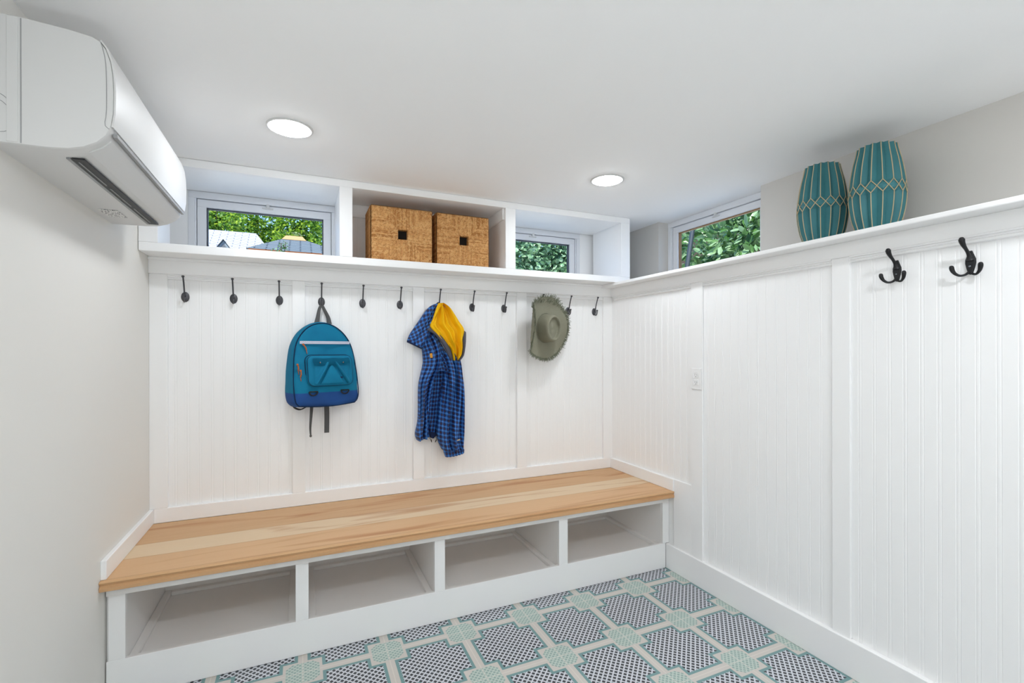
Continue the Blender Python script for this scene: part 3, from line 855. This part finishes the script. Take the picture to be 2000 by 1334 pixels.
    for j in range(25):
        row = []; tz = j/24; z = pz0+(pz1-pz0)*tz
        for i in range(41):
            s = i/40; x = px0+(px1-px0)*s
            sp = .03+.36*(1-tz)            # the pleat opens towards the bottom
            dd = abs(s-.5); fold = -.030*math.exp(-((dd-sp)/.030)**2) + .013*math.exp(-((dd-sp-.07)/.05)**2)
            puff = .012*math.sin(PI*min(1, max(0, s)))**.4*math.sin(PI*min(1, tz*.92+.06))**.5
            row.append(T(x, fd(z)+.0345+puff+fold, z))
        P.append(row)
    grid_surface(bm, P); mesh_obj('bellows_patch', bm, M['bag'], pocket, True)
    bm = B(); P = []
    for j in range(7):
        z = .223+.034*j/6
        P.append([T(-.087+.191*i/20, fd(z)+.036+.012*math.sin(PI*(1-j/6)*.5), z+.002*math.sin(i*.7)) for i in range(21)])
    V = grid_surface(bm, P)
    bmesh.ops.solidify(bm, geom=bm.faces[:], thickness=.0025)
    mesh_obj('flap', bm, M['bag'], pocket, True, 40)
    for x in (-.055, .066):
        bm = B(); ball(bm, T(x, fd(.234)+.050, .235), .0042, 1, .6, 1, 10); mesh_obj('snap', bm, M['chrome'], pocket, True)
    bm = B(); box(bm, -.009, .009, -.0006, .0006, -.004, .004)
    for v in bm.verts: v.co = T(.052+v.co.x, fd(.158)+.0435-v.co.y, .157+v.co.z)
    tag(mesh_obj('woven_tag', bm, M['bagdark'], pocket), 'tiny dark woven tag')
    # side zip pulls and the tape zip pull
    def pull(name, a, b, col):
        bm = B(); a, b = Vector(a), Vector(b); m_ = (a+b)/2+Vector((.003, -.003, 0))
        tube(bm, smooth_path([a, m_, b], 8), .0034, 6); ball(bm, a, .0055, seg=8); tube(bm, [b, b+Vector((.003, 0, -.02))], .0018, 5)
        mesh_obj(name, bm, col, root, True)
    pull('zip_pull', T(-.118, fd(.328)+.008, .328), T(-.104, fd(.30)+.008, .300), M['cord'])
    pull('zip_pull', T(-.152, .128, .226), T(-.150, .132, .196), M['cord'])
    pull('zip_pull', T(-.141, .140, .196), T(-.143, .142, .164), M['cord'])
    # D rings under the pocket
    for x in (-.083, .082):
        bm = B()
        pts = [T(x+.021*math.cos(a), fd(.09)+.012, .088+.019*math.sin(a)) for a in [PI+PI*k/12 for k in range(13)]]
        tube(bm, pts, .0034, 8); tube(bm, [pts[0], pts[-1]], .0034, 8)
        mesh_obj('d_ring', bm, M['black'], root, True)
    # hang loop over the lower prong
    bm = B()
    top = (.101, 2.755, 1.5375)
    A = T(-.018, .030, .440); C_ = T(.050, .030, .440)
    pts = smooth_path([A, T(-.010, .026, .475), (.101-.012, 2.757, 1.519), (.101-.004, 2.7555, 1.536), (.101+.004, 2.7555, 1.536), (.101+.012, 2.757, 1.519), T(.046, .026, .475), C_], 28)
    rad = [.0145-.0075*math.sin(PI*i/(len(pts)-1))**.7 for i in range(len(pts))]
    tube(bm, pts, rad, 8, flat=((0, 1, 0), .16)); mesh_obj('hang_loop', bm, M['strap'], root, True, 40)
    # shoulder strap tails below
    bm = B(); tube(bm, smooth_path([T(-.052, .05, .01), T(-.056, .05, -.05), T(-.060, .05, -.11), T(-.058, .05, -.150)], 14), [.0095-.0055*i/14 for i in range(15)], 8, flat=((.5, 1, 0), .2))
    ball(bm, T(-.058, .05, -.152), .006, 1, 1, 1.2, 8)
    mesh_obj('strap_tail', bm, M['strap'], root, True, 40)
    bm = B(); tube(bm, smooth_path([T(.026, .05, .012), T(.028, .05, -.05), T(.027, .05, -.145)], 10), .0125, 8, flat=((0, 1, 0), .1)); mesh_obj('strap_tail', bm, M['strap'], root, True, 40)
    bm = B(); tube(bm, smooth_path([T(-.150, .03, .05), T(-.150, .06, .012), T(-.120, .07, -.006), T(-.085, .06, .004)], 14), .011, 8, flat=((0, .4, 1), .3)); mesh_obj('shoulder_strap', bm, M['black'], root, True, 40)
    return root
backpack()

# ------------------------------------------------------------------ jacket
def jacket():
    root = empty('jacket', (.756, 2.74, 1.572), 'blue plaid hooded jacket with yellow hood lining hanging from the seventh hook', 'jacket')
    K = .00303
    def JP(a, b, d): return (.741+(a-858)*K, 2.772-d, 1.572-(b-592)*.003007)
    def sheet(name, L, Rr, mat, base, bulge, folds, nt=40, ns=36, edge=.5, lab=None, flat_back=True, uvrot=0.0, conc=0.0, back=.012):
        """cloth between a left and a right border (model units), puffed by bulge, with folds = [(freq, amp, phase, drift)]"""
        L = smooth_path(L, nt); Rr = smooth_path(Rr, nt)
        bm = B(); F, Bk, U = [], [], []
        ln = 0.0
        for i in range(nt+1):
            t = i/nt
            if i: ln += math.hypot((L[i][0]+Rr[i][0]-L[i-1][0]-Rr[i-1][0])/2, (L[i][1]+Rr[i][1]-L[i-1][1]-Rr[i-1][1])/2)*K
            w = math.hypot(L[i][0]-Rr[i][0], L[i][1]-Rr[i][1])*K
            rf, rb, ru = [], [], []
            for j in range(ns+1):
                s = j/ns
                a = L[i][0]+(Rr[i][0]-L[i][0])*s; b = L[i][1]+(Rr[i][1]-L[i][1])*s
                env = (4*s*(1-s))**edge
                bs = base(s, t) if callable(base) else base
                d = bs+bulge*env-conc*4*s*(1-s)*math.sin(PI*min(1, t*1.05))**.6
                for fr, am, ph, dr in folds: d += 1.9*am*math.sin(2*PI*(fr*s+ph+dr*t)+.8*math.sin(7*t+ph*9))*min(1, env*1.6)
                rf.append(JP(a, b, d)); rb.append(JP(a, b, max(.003, bs-back)))
                uu, vv = (s-.5)*w*1.25, ln
                c_, s_ = math.cos(uvrot), math.sin(uvrot)
                ru.append((uu*c_-vv*s_+1, uu*s_+vv*c_+1))
            F.append(rf); Bk.append(rb); U.append(ru)
        V1 = grid_surface(bm, F, U); V2 = grid_surface(bm, Bk, U, True)
        lay = bm.loops.layers.uv.verify()
        def rim(p, q):
            (i, j), (k, l_) = p, q
            f = bm.faces.new((V1[i][j], V1[k][l_], V2[k][l_], V2[i][j]))
            du, dv = (back, 0) if j == l_ else (0, back)
            for lp, (u_, v_) in zip(f.loops, (U[i][j], U[k][l_], (U[k][l_][0]+du, U[k][l_][1]+dv), (U[i][j][0]+du, U[i][j][1]+dv))): lp[lay].uv = (u_, v_)
        for i in range(nt):
            for j in (0, ns): rim((i, j), (i+1, j))
        for j in range(ns):
            for i in (0, nt): rim((i, j), (i, j+1))
        bmesh.ops.recalc_face_normals(bm, faces=bm.faces)
        o = mesh_obj(name, bm, mat, root, True, 70)
        if lab: o['label'] = lab
        return o
    # body panel at the back of the stack
    sheet('body', [(830, 690), (832, 740), (834, 790), (838, 849)], [(886, 690), (884, 740), (874, 790), (856, 852)], M['plaid'], .006, .008, [(3, .003, 0, .4), (5, .002, .3, -.3)])
    sheet('hem', [(838, 843), (840, 848), (843, 855)], [(857, 846), (856, 851), (850, 857)], M['navyhem'], .012, .016, [], 6, 12)
    # left sleeve
    sheet('sleeve', [(828, 655), (826, 672), (828, 690), (829, 705), (827, 718), (820, 752), (819, 800), (818, 822), (813.5, 845), (816, 857)], [(838, 650), (850, 662), (860, 680), (863, 700), (860, 718), (845, 742), (837, 778), (835, 812), (837, 835), (838, 850)], M['plaid'], .046, .042, [(2, .008, .1, .8), (3.5, .006, .6, -.5), (1, .004, 0, 2.2)], 60, back=.04)
    # right sleeve
    sheet('sleeve', [(859, 688), (863, 702), (868, 724), (864, 752), (857, 800), (854, 840), (858, 862), (866, 880)], [(896, 690), (900, 702), (904, 735), (908, 770), (908.5, 815), (908, 850), (907, 868), (906, 880)], M['plaid'], lambda s, t: .030+.026*min(1, t*5), .044, [(3, .0095, .2, .35), (5, .005, .0, -.3), (1.5, .004, .4, 1.1)], back=.05)
    sheet('cuff', [(866, 879), (867, 885), (870, 893)], [(906, 879), (908, 882), (907.5, 888)], M['plaid'], .056, .030, [(6, .0025, 0, 0)], 8, 30)
    # yoke and collar between hood and sleeves
    sheet('yoke', [(826, 650), (825, 672), (828, 690), (831, 708), (834, 722)], [(846, 644), (862, 668), (878, 694), (892, 708), (898, 726)], M['plaid'], .036, .022, [(2.5, .004, .3, .5), (4, .003, .1, -.6)])
    # hood: outer shell swinging to the left
    sheet('hood', [(852, 592.5), (843, 597), (834, 606), (819, 628), (803, 652), (797.5, 666)], [(860, 593), (853, 604), (848, 618), (842, 632), (838, 652), (824, 679.5)], M['plaid'], lambda s, t: .030+.028*s, .022, [(2, .003, .1, .5), (4, .0018, 0, 1)], uvrot=.65)
    sheet('hood_hem', [(797.5, 664), (797, 668)], [(826, 676), (824.5, 681)], M['navyhem'], .036, .024, [], 4, 20)
    sheet('hood_crown', [(856, 592.5), (857, 594), (858, 603)], [(870, 593), (875, 597), (878, 604)], M['plaid'], .060, .016, [], 8, 20, uvrot=.4)
    # yellow lining
    sheet('hood_lining', [(854, 593), (848, 608), (842, 624), (837, 638), (848, 652), (862, 668), (872, 681), (876, 694), (880, 703.5)],
          [(862, 592.5), (875, 599), (884, 612), (893, 627), (903, 643), (900, 662), (901, 678), (900, 693), (893, 703)],
          M['yellow'], lambda s, t: .078+.022*math.sin(PI*t), .014, [(2.2, .009, .15, .30), (4.5, .0055, .5, -.25), (7, .002, .2, .2)], 48, 60, lab='bright yellow lining', conc=.012)
    sheet('hood_lining_fold', [(853, 593), (849, 602), (845, 614), (844, 621)], [(863, 592.5), (857, 601), (850, 612), (845, 622)], M['yellow'], .098, .006, [], 12, 10, lab='bright yellow edge of the hood')
    # binding along the hood opening
    def band(L, Rr, base): sheet('binding', L, Rr, M['greytape'], base, .006, [], 24, 6, lab='dark grey binding')
    band([(831, 644.5), (845, 653.5), (858, 669), (869, 687), (876, 704)], [(838, 638.5), (853, 650), (866, 667), (876.5, 683), (883, 704)], lambda s, t: .086+.018*math.sin(PI*t))
    band([(902, 643), (900.5, 660), (901, 678), (899, 694), (892, 703.5)], [(909, 648), (908, 662), (906, 680), (903, 695), (895, 706)], lambda s, t: .082+.014*math.sin(PI*t))
    # small marks
    bm = B(); box(bm, -.0115, .0115, -.001, .001, -.013, .013, .0006)
    for v in bm.verts: v.co = Vector(JP(840, 693.5, .092))+Matrix.Rotation(-.14, 3, 'Y') @ v.co
    tag(mesh_obj('fabric_tab', bm, M['orange'], root), 'small orange fabric tab')
    bm = B(); box(bm, -.0115, .0115, -.001, .001, -.0035, .0035, .0006)
    for v in bm.verts: v.co = Vector(JP(891, 859, .098))+Matrix.Rotation(-.2, 3, 'Y') @ v.co
    tag(mesh_obj('reflective_tab', bm, M['gold'], root), 'pale tab on the cuff')
    for a, b, s in ((842, 852, 0), (852, 853, 1)):
        bm = B()
        tube(bm, smooth_path([JP(a, b, .03), JP(a-1.5+s*3, b+3, .032), JP(a+1+s*.5, b+6, .033)], 8), .0014, 6); tube(bm, [JP(a+1+s*.5, b+6, .033), JP(a+2-s*3, b+11, .034)], [.003, .0022], 6)
        mesh_obj('drawcord_toggle', bm, M['black'], root, True)
    return root
jacket()

# ------------------------------------------------------------------ hat
def hat():
    root = empty('straw_hat', (1.45, 2.72, 1.43), 'sage green straw hat with frayed brim hanging from the tenth hook', 'hat')
    ctr = Vector((1.418, 2.672, 1.436)); phi = math.radians(12)
    ax = Vector((math.sin(phi), -math.cos(phi), -.05)).normalized()
    pv = Vector((math.cos(phi), math.sin(phi), 0)); pv = (pv-ax*pv.dot(ax)).normalized(); qv = Vector((0, 0, 1)); qv = (qv-ax*qv.dot(ax)).normalized()
    T = lambda p, q, h: ctr+pv*p+qv*q+ax*h
    rbx, rbz, RB = .072, .092, .196
    def brim_h(p, q):
        h = 0.0
        if p < -.095: h += .085*((-p-.095)/.09)**1.5
        h += .010*math.sin(3*math.atan2(q, p)+.6)*(math.hypot(p, q)/RB)**2
        if q > .10: h += .030*((q-.10)/.09)**2
        return h
    bm = B(); P, U = [], []
    N = 96
    for i in range(15):
        f = i/14; row, ru = [], []
        for k in range(N+1):
            a = 2*PI*k/N
            r0x, r0z = rbx, rbz; R1 = RB*(1+.015*math.sin(5*a)+.01*math.sin(11*a))
            p = math.cos(a)*(r0x+(R1*.96-r0x)*f); q = math.sin(a)*(r0z+(R1-r0z)*f)
            pe = p if p > -.125 else -.125-(-p-.125)*.35      # the left edge rolls up
            row.append(T(pe, q, brim_h(p, q))); ru.append((k/N, f*.1))
        P.append(row); U.append(ru)
    grid_surface(bm, P, U)
    bmesh.ops.remove_doubles(bm, verts=bm.verts, dist=1e-5); bmesh.ops.solidify(bm, geom=bm.faces[:], thickness=.002)
    mesh_obj('brim', bm, M['hat'], root, True, 70)
    # crown with a sunken oval top
    prof = [(1.0, -.002), (.985, .012), (.96, .035), (.93, .060), (.90, .078), (.86, .088), (.80, .092), (.73, .090), (.69, .083), (.665, .074), (.62, .070), (.40, .072), (.15, .073), (.01, .073)]
    bm = B(); P, U = [], []; acc = 0
    for i, (k_, h) in enumerate(prof):
        if i: acc += math.hypot((prof[i-1][0]-k_)*.08, prof[i-1][1]-h)
        row, ru = [], []
        for k in range(N+1):
            a = 2*PI*k/N
            row.append(T(math.cos(a)*rbx*k_+h*.02, math.sin(a)*rbz*k_, h-.006*math.cos(a)*(h > .05))); ru.append((k/N, acc+.2))
        P.append(row); U.append(ru)
    grid_surface(bm, P, U); bmesh.ops.remove_doubles(bm, verts=bm.verts, dist=1e-5); bmesh.ops.recalc_face_normals(bm, faces=bm.faces)
    mesh_obj('crown', bm, M['hat'], root, True, 80)
    bm = B(); pts = [T(math.cos(a)*rbx*1.02, math.sin(a)*rbz*1.02, .004) for a in [2*PI*k/64 for k in range(64)]]
    tube(bm, pts, .0022, 6, closed=True); mesh_obj('band_cord', bm, M['hat'], root, True)
    bm = B(); rnd = random.Random(3)
    for k in range(1500):
        a = rnd.random()*2*PI
        top = max(0, math.sin(a))**2
        f = 1-rnd.random()*(.05+.16*top)
        p = math.cos(a)*RB*.96*f; q = math.sin(a)*RB*f
        pe = p if p > -.125 else -.125-(-p-.125)*.35
        h = brim_h(p, q)
        l = .008+rnd.random()*.016+.008*top
        d1 = a+(rnd.random()-.5)*1.6; up = (rnd.random()-.25)*.9
        p2, q2 = pe+math.cos(d1)*l*.6*(.5 if p < -.125 else 1), q+math.sin(d1)*l*.6
        d2 = d1+(rnd.random()-.5)*1.8
        p3, q3 = p2+math.cos(d2)*l*.5*(.5 if p < -.125 else 1), q2+math.sin(d2)*l*.5
        tube(bm, [T(pe, q, h+.001), T(p2, q2, h+.001+l*up*.7), T(p3, q3, h+.001+l*up)], [.0011, .0010, .0006], 4)
    tag(mesh_obj('frayed_fringe', bm, M['fringe'], root), 'frayed straw edge', kind='stuff')
hat()

# ------------------------------------------------------------------ outside
def leaf(bm, lay, p, d, n_, L, W, val, mat=0):
    d = d.normalized(); s = d.cross(n_)
    if s.length < 1e-4: s = d.orthogonal()
    s.normalize(); u = s.cross(d)
    pts = [p, p+d*L*.35+s*W*.5-u*W*.12, p+d*L*.75+s*W*.36-u*W*.18, p+d*L-u*W*.25, p+d*L*.75-s*W*.36-u*W*.18, p+d*L*.35-s*W*.5-u*W*.12]
    V = [bm.verts.new(q) for q in pts]; mid1 = bm.verts.new(p+d*L*.35); mid2 = bm.verts.new(p+d*L*.75-u*W*.05)
    for f in ((V[0], V[1], mid1), (V[1], V[2], mid2, mid1), (V[2], V[3], mid2), (V[3], V[4], mid2), (V[4], V[5], mid1, mid2), (V[5], V[0], mid1)):
        fc = bm.faces.new(f)
        fc.material_index = mat
    for v in V+[mid1, mid2]: v[lay] = val

def foliage(name, blobs, n, L, W, mat, parent, rnd, fill=.75, droop=.2, kindstuff=True):
    bm = B(); lay = bm.verts.layers.float.new('leafv')
    tot = sum(b[3]*b[4]*b[5] for b in blobs)
    for bx, by, bz, rx, ry, rz in blobs:
        k = int(n*rx*ry*rz/tot)
        for _ in range(k):
            v = Vector((rnd.gauss(0, 1), rnd.gauss(0, 1), rnd.gauss(0, 1))).normalized()
            r = fill+(1-fill)*rnd.random() if rnd.random() < .7 else rnd.random()
            p = Vector((bx+v.x*rx*r, by+v.y*ry*r, bz+v.z*rz*r))
            d = v+Vector((rnd.uniform(-1, 1), rnd.uniform(-1, 1), rnd.uniform(-1, 1)-droop))
            if d.length < .05: d = Vector((0, 0, -1))
            sc = rnd.uniform(.65, 1.25)
            leaf(bm, lay, p, d, Vector((rnd.uniform(-1, 1), rnd.uniform(-1, 1), rnd.uniform(.2, 1))), L*sc, W*sc, rnd.random())
    o = mesh_obj(name, bm, mat, parent)
    return o

bm = B(); box(bm, -14, 12, 3.3, 34, 1.45, 1.62); box(bm, XG+.3, 12, -4, 3.3, 1.45, 1.62)
tag(mesh_obj('ground_outside', bm, M['bounce_ground']), 'ground outside the windows', 'ground', kind='structure')

def roof_quad(bm, pts, us=1.0):
    lay = bm.loops.layers.uv.verify()
    V = [bm.verts.new(p) for p in pts]; f = bm.faces.new(V)
    o = Vector(pts[0]); e = (Vector(pts[1])-o).normalized(); nrm = (Vector(pts[1])-o).cross(Vector(pts[-1])-o).normalized(); w = nrm.cross(e)
    for l, p in zip(f.loops, pts): l[lay].uv = ((Vector(p)-o).dot(e)*us+50, (Vector(p)-o).dot(w)*us+50)
    return f
# far house with a pale hipped roof
ha = empty('house', (-3.2, 15, 1.62), 'far house with a sunlit pale shingle roof and a small gable', 'house')
bm = B()
zr, ze, yr, ye, yk_ = 4.60, 3.0, 15.2, 12.9, 17.3
roof_quad(bm, [(-6.4, ye, ze), (-.15, ye, ze), (-1.16, yr, zr), (-6.4, yr, zr)])
roof_quad(bm, [(-.15, ye, ze), (-.15, yk_, ze), (-1.16, yr, zr)])
roof_quad(bm, [(-.15, yk_, ze), (-6.4, yk_, ze), (-6.4, yr, zr), (-1.16, yr, zr)])
mesh_obj('roof', bm, M['roofw'], ha)
bm = B(); box(bm, -6.2, -.4, 13.1, 17.1, 1.62, 3.0); mesh_obj('wall', bm, M['siding'], ha)
bm = B()
gx, gz, gy = -1.70, 3.925, 13.2
bm.faces.new([bm.verts.new(p) for p in ((gx-.24, gy, gz-.34), (gx+.24, gy, gz-.34), (gx, gy, gz))])
roof_quad(bm, [(gx-.28, gy-.06, gz-.37), (gx, gy-.06, gz+.03), (gx, gy+1.1, gz+.03), (gx-.28, gy+1.1, gz-.37)])
roof_quad(bm, [(gx, gy-.06, gz+.03), (gx+.28, gy-.06, gz-.37), (gx+.28, gy+1.1, gz-.37), (gx, gy+1.1, gz+.03)])
mesh_obj('gable', bm, M['siding'], ha)
bm = B(); bm.faces.new([bm.verts.new(p) for p in ((gx-.09, gy-.01, gz-.2), (gx+.09, gy-.01, gz-.2), (gx, gy-.01, gz-.08))]); mesh_obj('gable_vent', bm, M['gasket'], ha)
# nearer pavilion with a slate-blue hipped roof
hb = empty('pavilion', (0, 8.6, 1.62), 'nearer pavilion with slate blue hipped roof and copper ridge', 'pavilion')
bm = B(); zt, zb, yrg = 3.125, 2.735, 8.6
e0, e1, yf, yk = -.71, .74, 7.6, 9.6
q0, q1 = -.255, .05
roof_quad(bm, [(e0, yf, zb), (e1, yf, zb), (q1, yrg, zt), (q0, yrg, zt)]); roof_quad(bm, [(e1, yf, zb), (e1, yk, zb), (q1, yrg, zt)])
roof_quad(bm, [(e1, yk, zb), (e0, yk, zb), (q0, yrg, zt), (q1, yrg, zt)]); roof_quad(bm, [(e0, yk, zb), (e0, yf, zb), (q0, yrg, zt)])
mesh_obj('roof', bm, M['roofb'], hb)
bm = B()
lo = [bm.verts.new(p) for p in ((q0-.03, yrg-.09, zt-.03), (q1+.03, yrg-.09, zt-.03), (q1+.03, yrg+.09, zt-.03), (q0-.03, yrg+.09, zt-.03))]
hi = [bm.verts.new(p) for p in ((q0+.03, yrg-.03, zt+.045), (q1-.03, yrg-.03, zt+.045), (q1-.03, yrg+.03, zt+.045), (q0+.03, yrg+.03, zt+.045))]
for i in range(4): bm.faces.new((lo[i], lo[(i+1) % 4], hi[(i+1) % 4], hi[i]))
bm.faces.new(hi); bm.faces.new(lo[::-1]); mesh_obj('ridge_cap', bm, M['ridge'], hb)
for ya, yb2 in ((yf+.01, yf+.05), (yk-.05, yk-.01)):
    bm = B(); box(bm, e0+.03, e1-.03, ya, yb2, zb-.12, zb+.004); mesh_obj('eave_beam', bm, M['eave'], hb)
for px in (e0+.12, e1-.12):
    for py in (yf+.10, yk-.10):
        bm = B(); box(bm, px-.04, px+.04, py-.04, py+.04, 1.62, zb-.02); mesh_obj('post', bm, M['eave'], hb)

rnd = random.Random(11)
def tree(loc, blobs, n, L, W, label, mat='leaf_bright'):
    r = empty('leafy_tree', loc, label, 'tree', 'trees beyond the roofs')
    foliage('crown', blobs, n, L, W, M[mat], r, rnd)
    bm = B(); x, y, z = loc
    top = blobs[0]
    tube(bm, smooth_path([(x, y, z), (x+.05, y, z+1.5), (top[0], top[1]+.5, top[2])], 8), [.10-.009*i for i in range(9)], 8)
    for b in blobs[1:]: tube(bm, smooth_path([(x+.05, y, z+1.6), ((x+b[0])/2, (y+b[1])/2+.4, (z+b[2])/2+.2), (b[0], b[1]+.3, b[2])], 6), [.03-.003*i for i in range(7)], 6)
    mesh_obj('trunk', bm, M['bark'], r, True)
tree((-3.3, 20.2, 1.62), [(-3.3, 20.2, 6.3, 1.0, .9, .8), (-3.5, 19.6, 5.6, .7, .6, .6), (-2.6, 19.8, 6.0, .7, .6, .7)], 4200, .135, .085, 'bright green tree rising behind the pale roof')
tree((-1.77, 23, 1.62), [(-1.77, 23, 6.75, 1.0, .8, 1.0), (-2.1, 22.8, 5.95, .68, .6, .56), (-1.22, 22.8, 5.85, .56, .6, .68)], 4200, .135, .085, 'bright green tree between the pale roof and the pavilion')
tree((-.1, 21.2, 1.62), [(-.1, 21.2, 6.2, .8, .8, .9), (-.4, 20.8, 5.5, .6, .6, .5), (.3, 20.8, 5.3, .5, .6, .6)], 4200, .135, .085, 'bright green tree behind the pavilion ridge')
tree((1.5, 23, 1.62), [(1.45, 23, 6.2, .8, .7, 1.1), (1.0, 22.8, 5.4, .56, .5, .68), (1.1, 23, 7.2, .56, .5, .56)], 2800, .135, .085, 'green tree at the right edge of the wide window view')
r_ = empty('leafy_tree', (-3.4, 11.2, 1.62), 'leafy tree whose branches hang in front of the pale roof', 'tree', 'trees beyond the roofs')
hang = [(-.95, 11.2, 4.35, .32, .3, .16), (-1.75, 11.2, 4.42, .34, .3, .16), (-.2, 11.3, 4.4, .4, .3, .18), (-1.28, 11.1, 4.02, .16, .14, .12), (-1.55, 11.1, 3.92, .11, .1, .06)]
foliage('crown', hang, 1500, .085, .055, M['leaf_bright'], r_, rnd)
bm = B(); tube(bm, smooth_path([(-3.4, 11.2, 1.62), (-3.35, 11.2, 3.4), (-3.0, 11.2, 4.9), (-1.5, 11.2, 5.0), (0, 11.25, 4.8)], 16), [.12-.006*i for i in range(17)], 8)
for b_ in hang: tube(bm, smooth_path([(b_[0]-.2, 11.2, 4.9), (b_[0]-.02, b_[1], 4.7), b_[:3]], 6), [.012-.0012*i for i in range(7)], 5)
mesh_obj('trunk', bm, M['bark'], r_, True)
sp = empty('shrub', (-.27, 7.2, 1.62), 'small dark sprigs in front of the pavilion roof', 'shrub')
foliage('foliage', [(-.25, 7.2, 2.70, .022, .02, .07), (-.195, 7.2, 2.71, .02, .02, .085), (-.31, 7.2, 2.64, .07, .03, .03)], 130, .032, .018, M['leaf_rhodo'], sp, rnd)
bm = B(); tube(bm, [(-.22, 7.2, 1.62), (-.24, 7.2, 2.4), (-.25, 7.2, 2.76)], .006, 6); tube(bm, [(-.235, 7.2, 2.3), (-.195, 7.2, 2.78)], .005, 6); mesh_obj('stem', bm, M['bark'], sp, True)

def bush(name, loc, blobs, n, L, W, label, mat, group=None, stems=4, fill=.6):
    r = empty(name, loc, label, 'bush', group)
    foliage('foliage', blobs, n, L, W, M[mat], r, rnd, fill)
    bm = B(); x, y, z = loc
    for i in range(stems):
        b = blobs[i % len(blobs)]
        tube(bm, smooth_path([(x+rnd.uniform(-.1, .1), y+rnd.uniform(-.1, .1), z), ((x+b[0])/2+rnd.uniform(-.1, .1), (y+b[1])/2, (z+b[2])/2+.1), b[:3]], 8), [.018-.0014*k for k in range(9)], 6)
    mesh_obj('stem', bm, M['bark'], r, True)
bush('ivy_bush', (2.4, 4.9, 1.62), [(2.05, 4.75, 2.25, .45, .3, .45), (2.75, 4.8, 2.25, .5, .35, .5), (2.45, 5.0, 2.55, .6, .35, .35), (3.15, 4.95, 2.35, .45, .35, .5)], 7500, .062, .042, 'pale green ivy bush filling the window of the right shelf bay', 'leaf_bush')
bush('laurel_bush', (4.1, 3.5, 1.62), [(4.0, 3.35, 2.3, .35, .42, .40), (4.1, 3.75, 2.15, .35, .35, .25), (4.2, 3.2, 2.6, .35, .45, .35), (4.3, 4.1, 2.55, .3, .35, .3)], 1500, .12, .045, 'glossy laurel bush close outside the grey wall window', 'leaf_rhodo')
bush('laurel_bush', (5.2, 4.6, 1.62), [(5.2, 4.8, 2.6, .6, .7, .7), (5.3, 3.8, 2.8, .5, .7, .7)], 1500, .12, .05, 'darker laurel bush farther back outside the grey wall window', 'leaf_rhodo')
bm = B(); tube(bm, smooth_path([(3.45, 3.66, 1.62), (3.50, 3.60, 2.1), (3.56, 3.56, 2.6)], 8), .022, 10)
tag(mesh_obj('garden_post', bm, M['darkpipe'], None, True), 'dark slanting post outside the grey wall window', 'post')
bm = B(); box(bm, 7.0, 7.2, 1.5, 8.5, 1.62, 4.6)
tag(mesh_obj('garden_fence', bm, M['bark']), 'dark brown fence far behind the laurels', 'fence')

# ------------------------------------------------------------------ light, world, camera
sun = bpy.data.lights.new('sun', 'SUN'); sun.energy = 10.0; sun.angle = .01; sun.color = (1, .96, .88)
so = bpy.data.objects.new('sun', sun); COL.objects.link(so)
so.rotation_euler = Vector((.45, .55, -.72)).to_track_quat('-Z', 'Y').to_euler()
w = bpy.data.worlds.new('sky'); scn.world = w; w.use_nodes = True
bg = w.node_tree.nodes['Background']; bg.inputs[0].default_value = (.30, .52, .92, 1); bg.inputs[1].default_value = 2.2

cam = bpy.data.cameras.new('camera'); co = bpy.data.objects.new('camera', cam); COL.objects.link(co)
cam.sensor_width = 36; cam.sensor_fit = 'HORIZONTAL'; cam.lens = 926.45*36/2000
cam.shift_y = (682.77-667)/2000; cam.clip_start = .02; cam.clip_end = 200
th_, al = .4180, .001876
fw = Vector((math.sin(th_), math.cos(th_), 0)); rt = Vector((math.cos(th_), -math.sin(th_), 0)); up = Vector((0, 0, 1))
xc = (rt-up*al).normalized(); zc = -fw; yc = zc.cross(xc)
co.matrix_world = Matrix(((xc.x, yc.x, zc.x, 0), (xc.y, yc.y, zc.y, 0), (xc.z, yc.z, zc.z, 1.3), (0, 0, 0, 1)))
scn.camera = co

scn.view_settings.view_transform = 'Standard'; scn.view_settings.look = 'None'
scn.view_settings.gamma = 1; scn.view_settings.use_curve_mapping = False; scn.view_settings.exposure = 0.10
scn.cycles.use_denoising = True
scn.cycles.max_bounces = 14; scn.cycles.diffuse_bounces = 8; scn.cycles.glossy_bounces = 4; scn.cycles.transparent_max_bounces = 12
scn.cycles.sample_clamp_indirect = 8.0; scn.cycles.caustics_reflective = False; scn.cycles.caustics_refractive = False
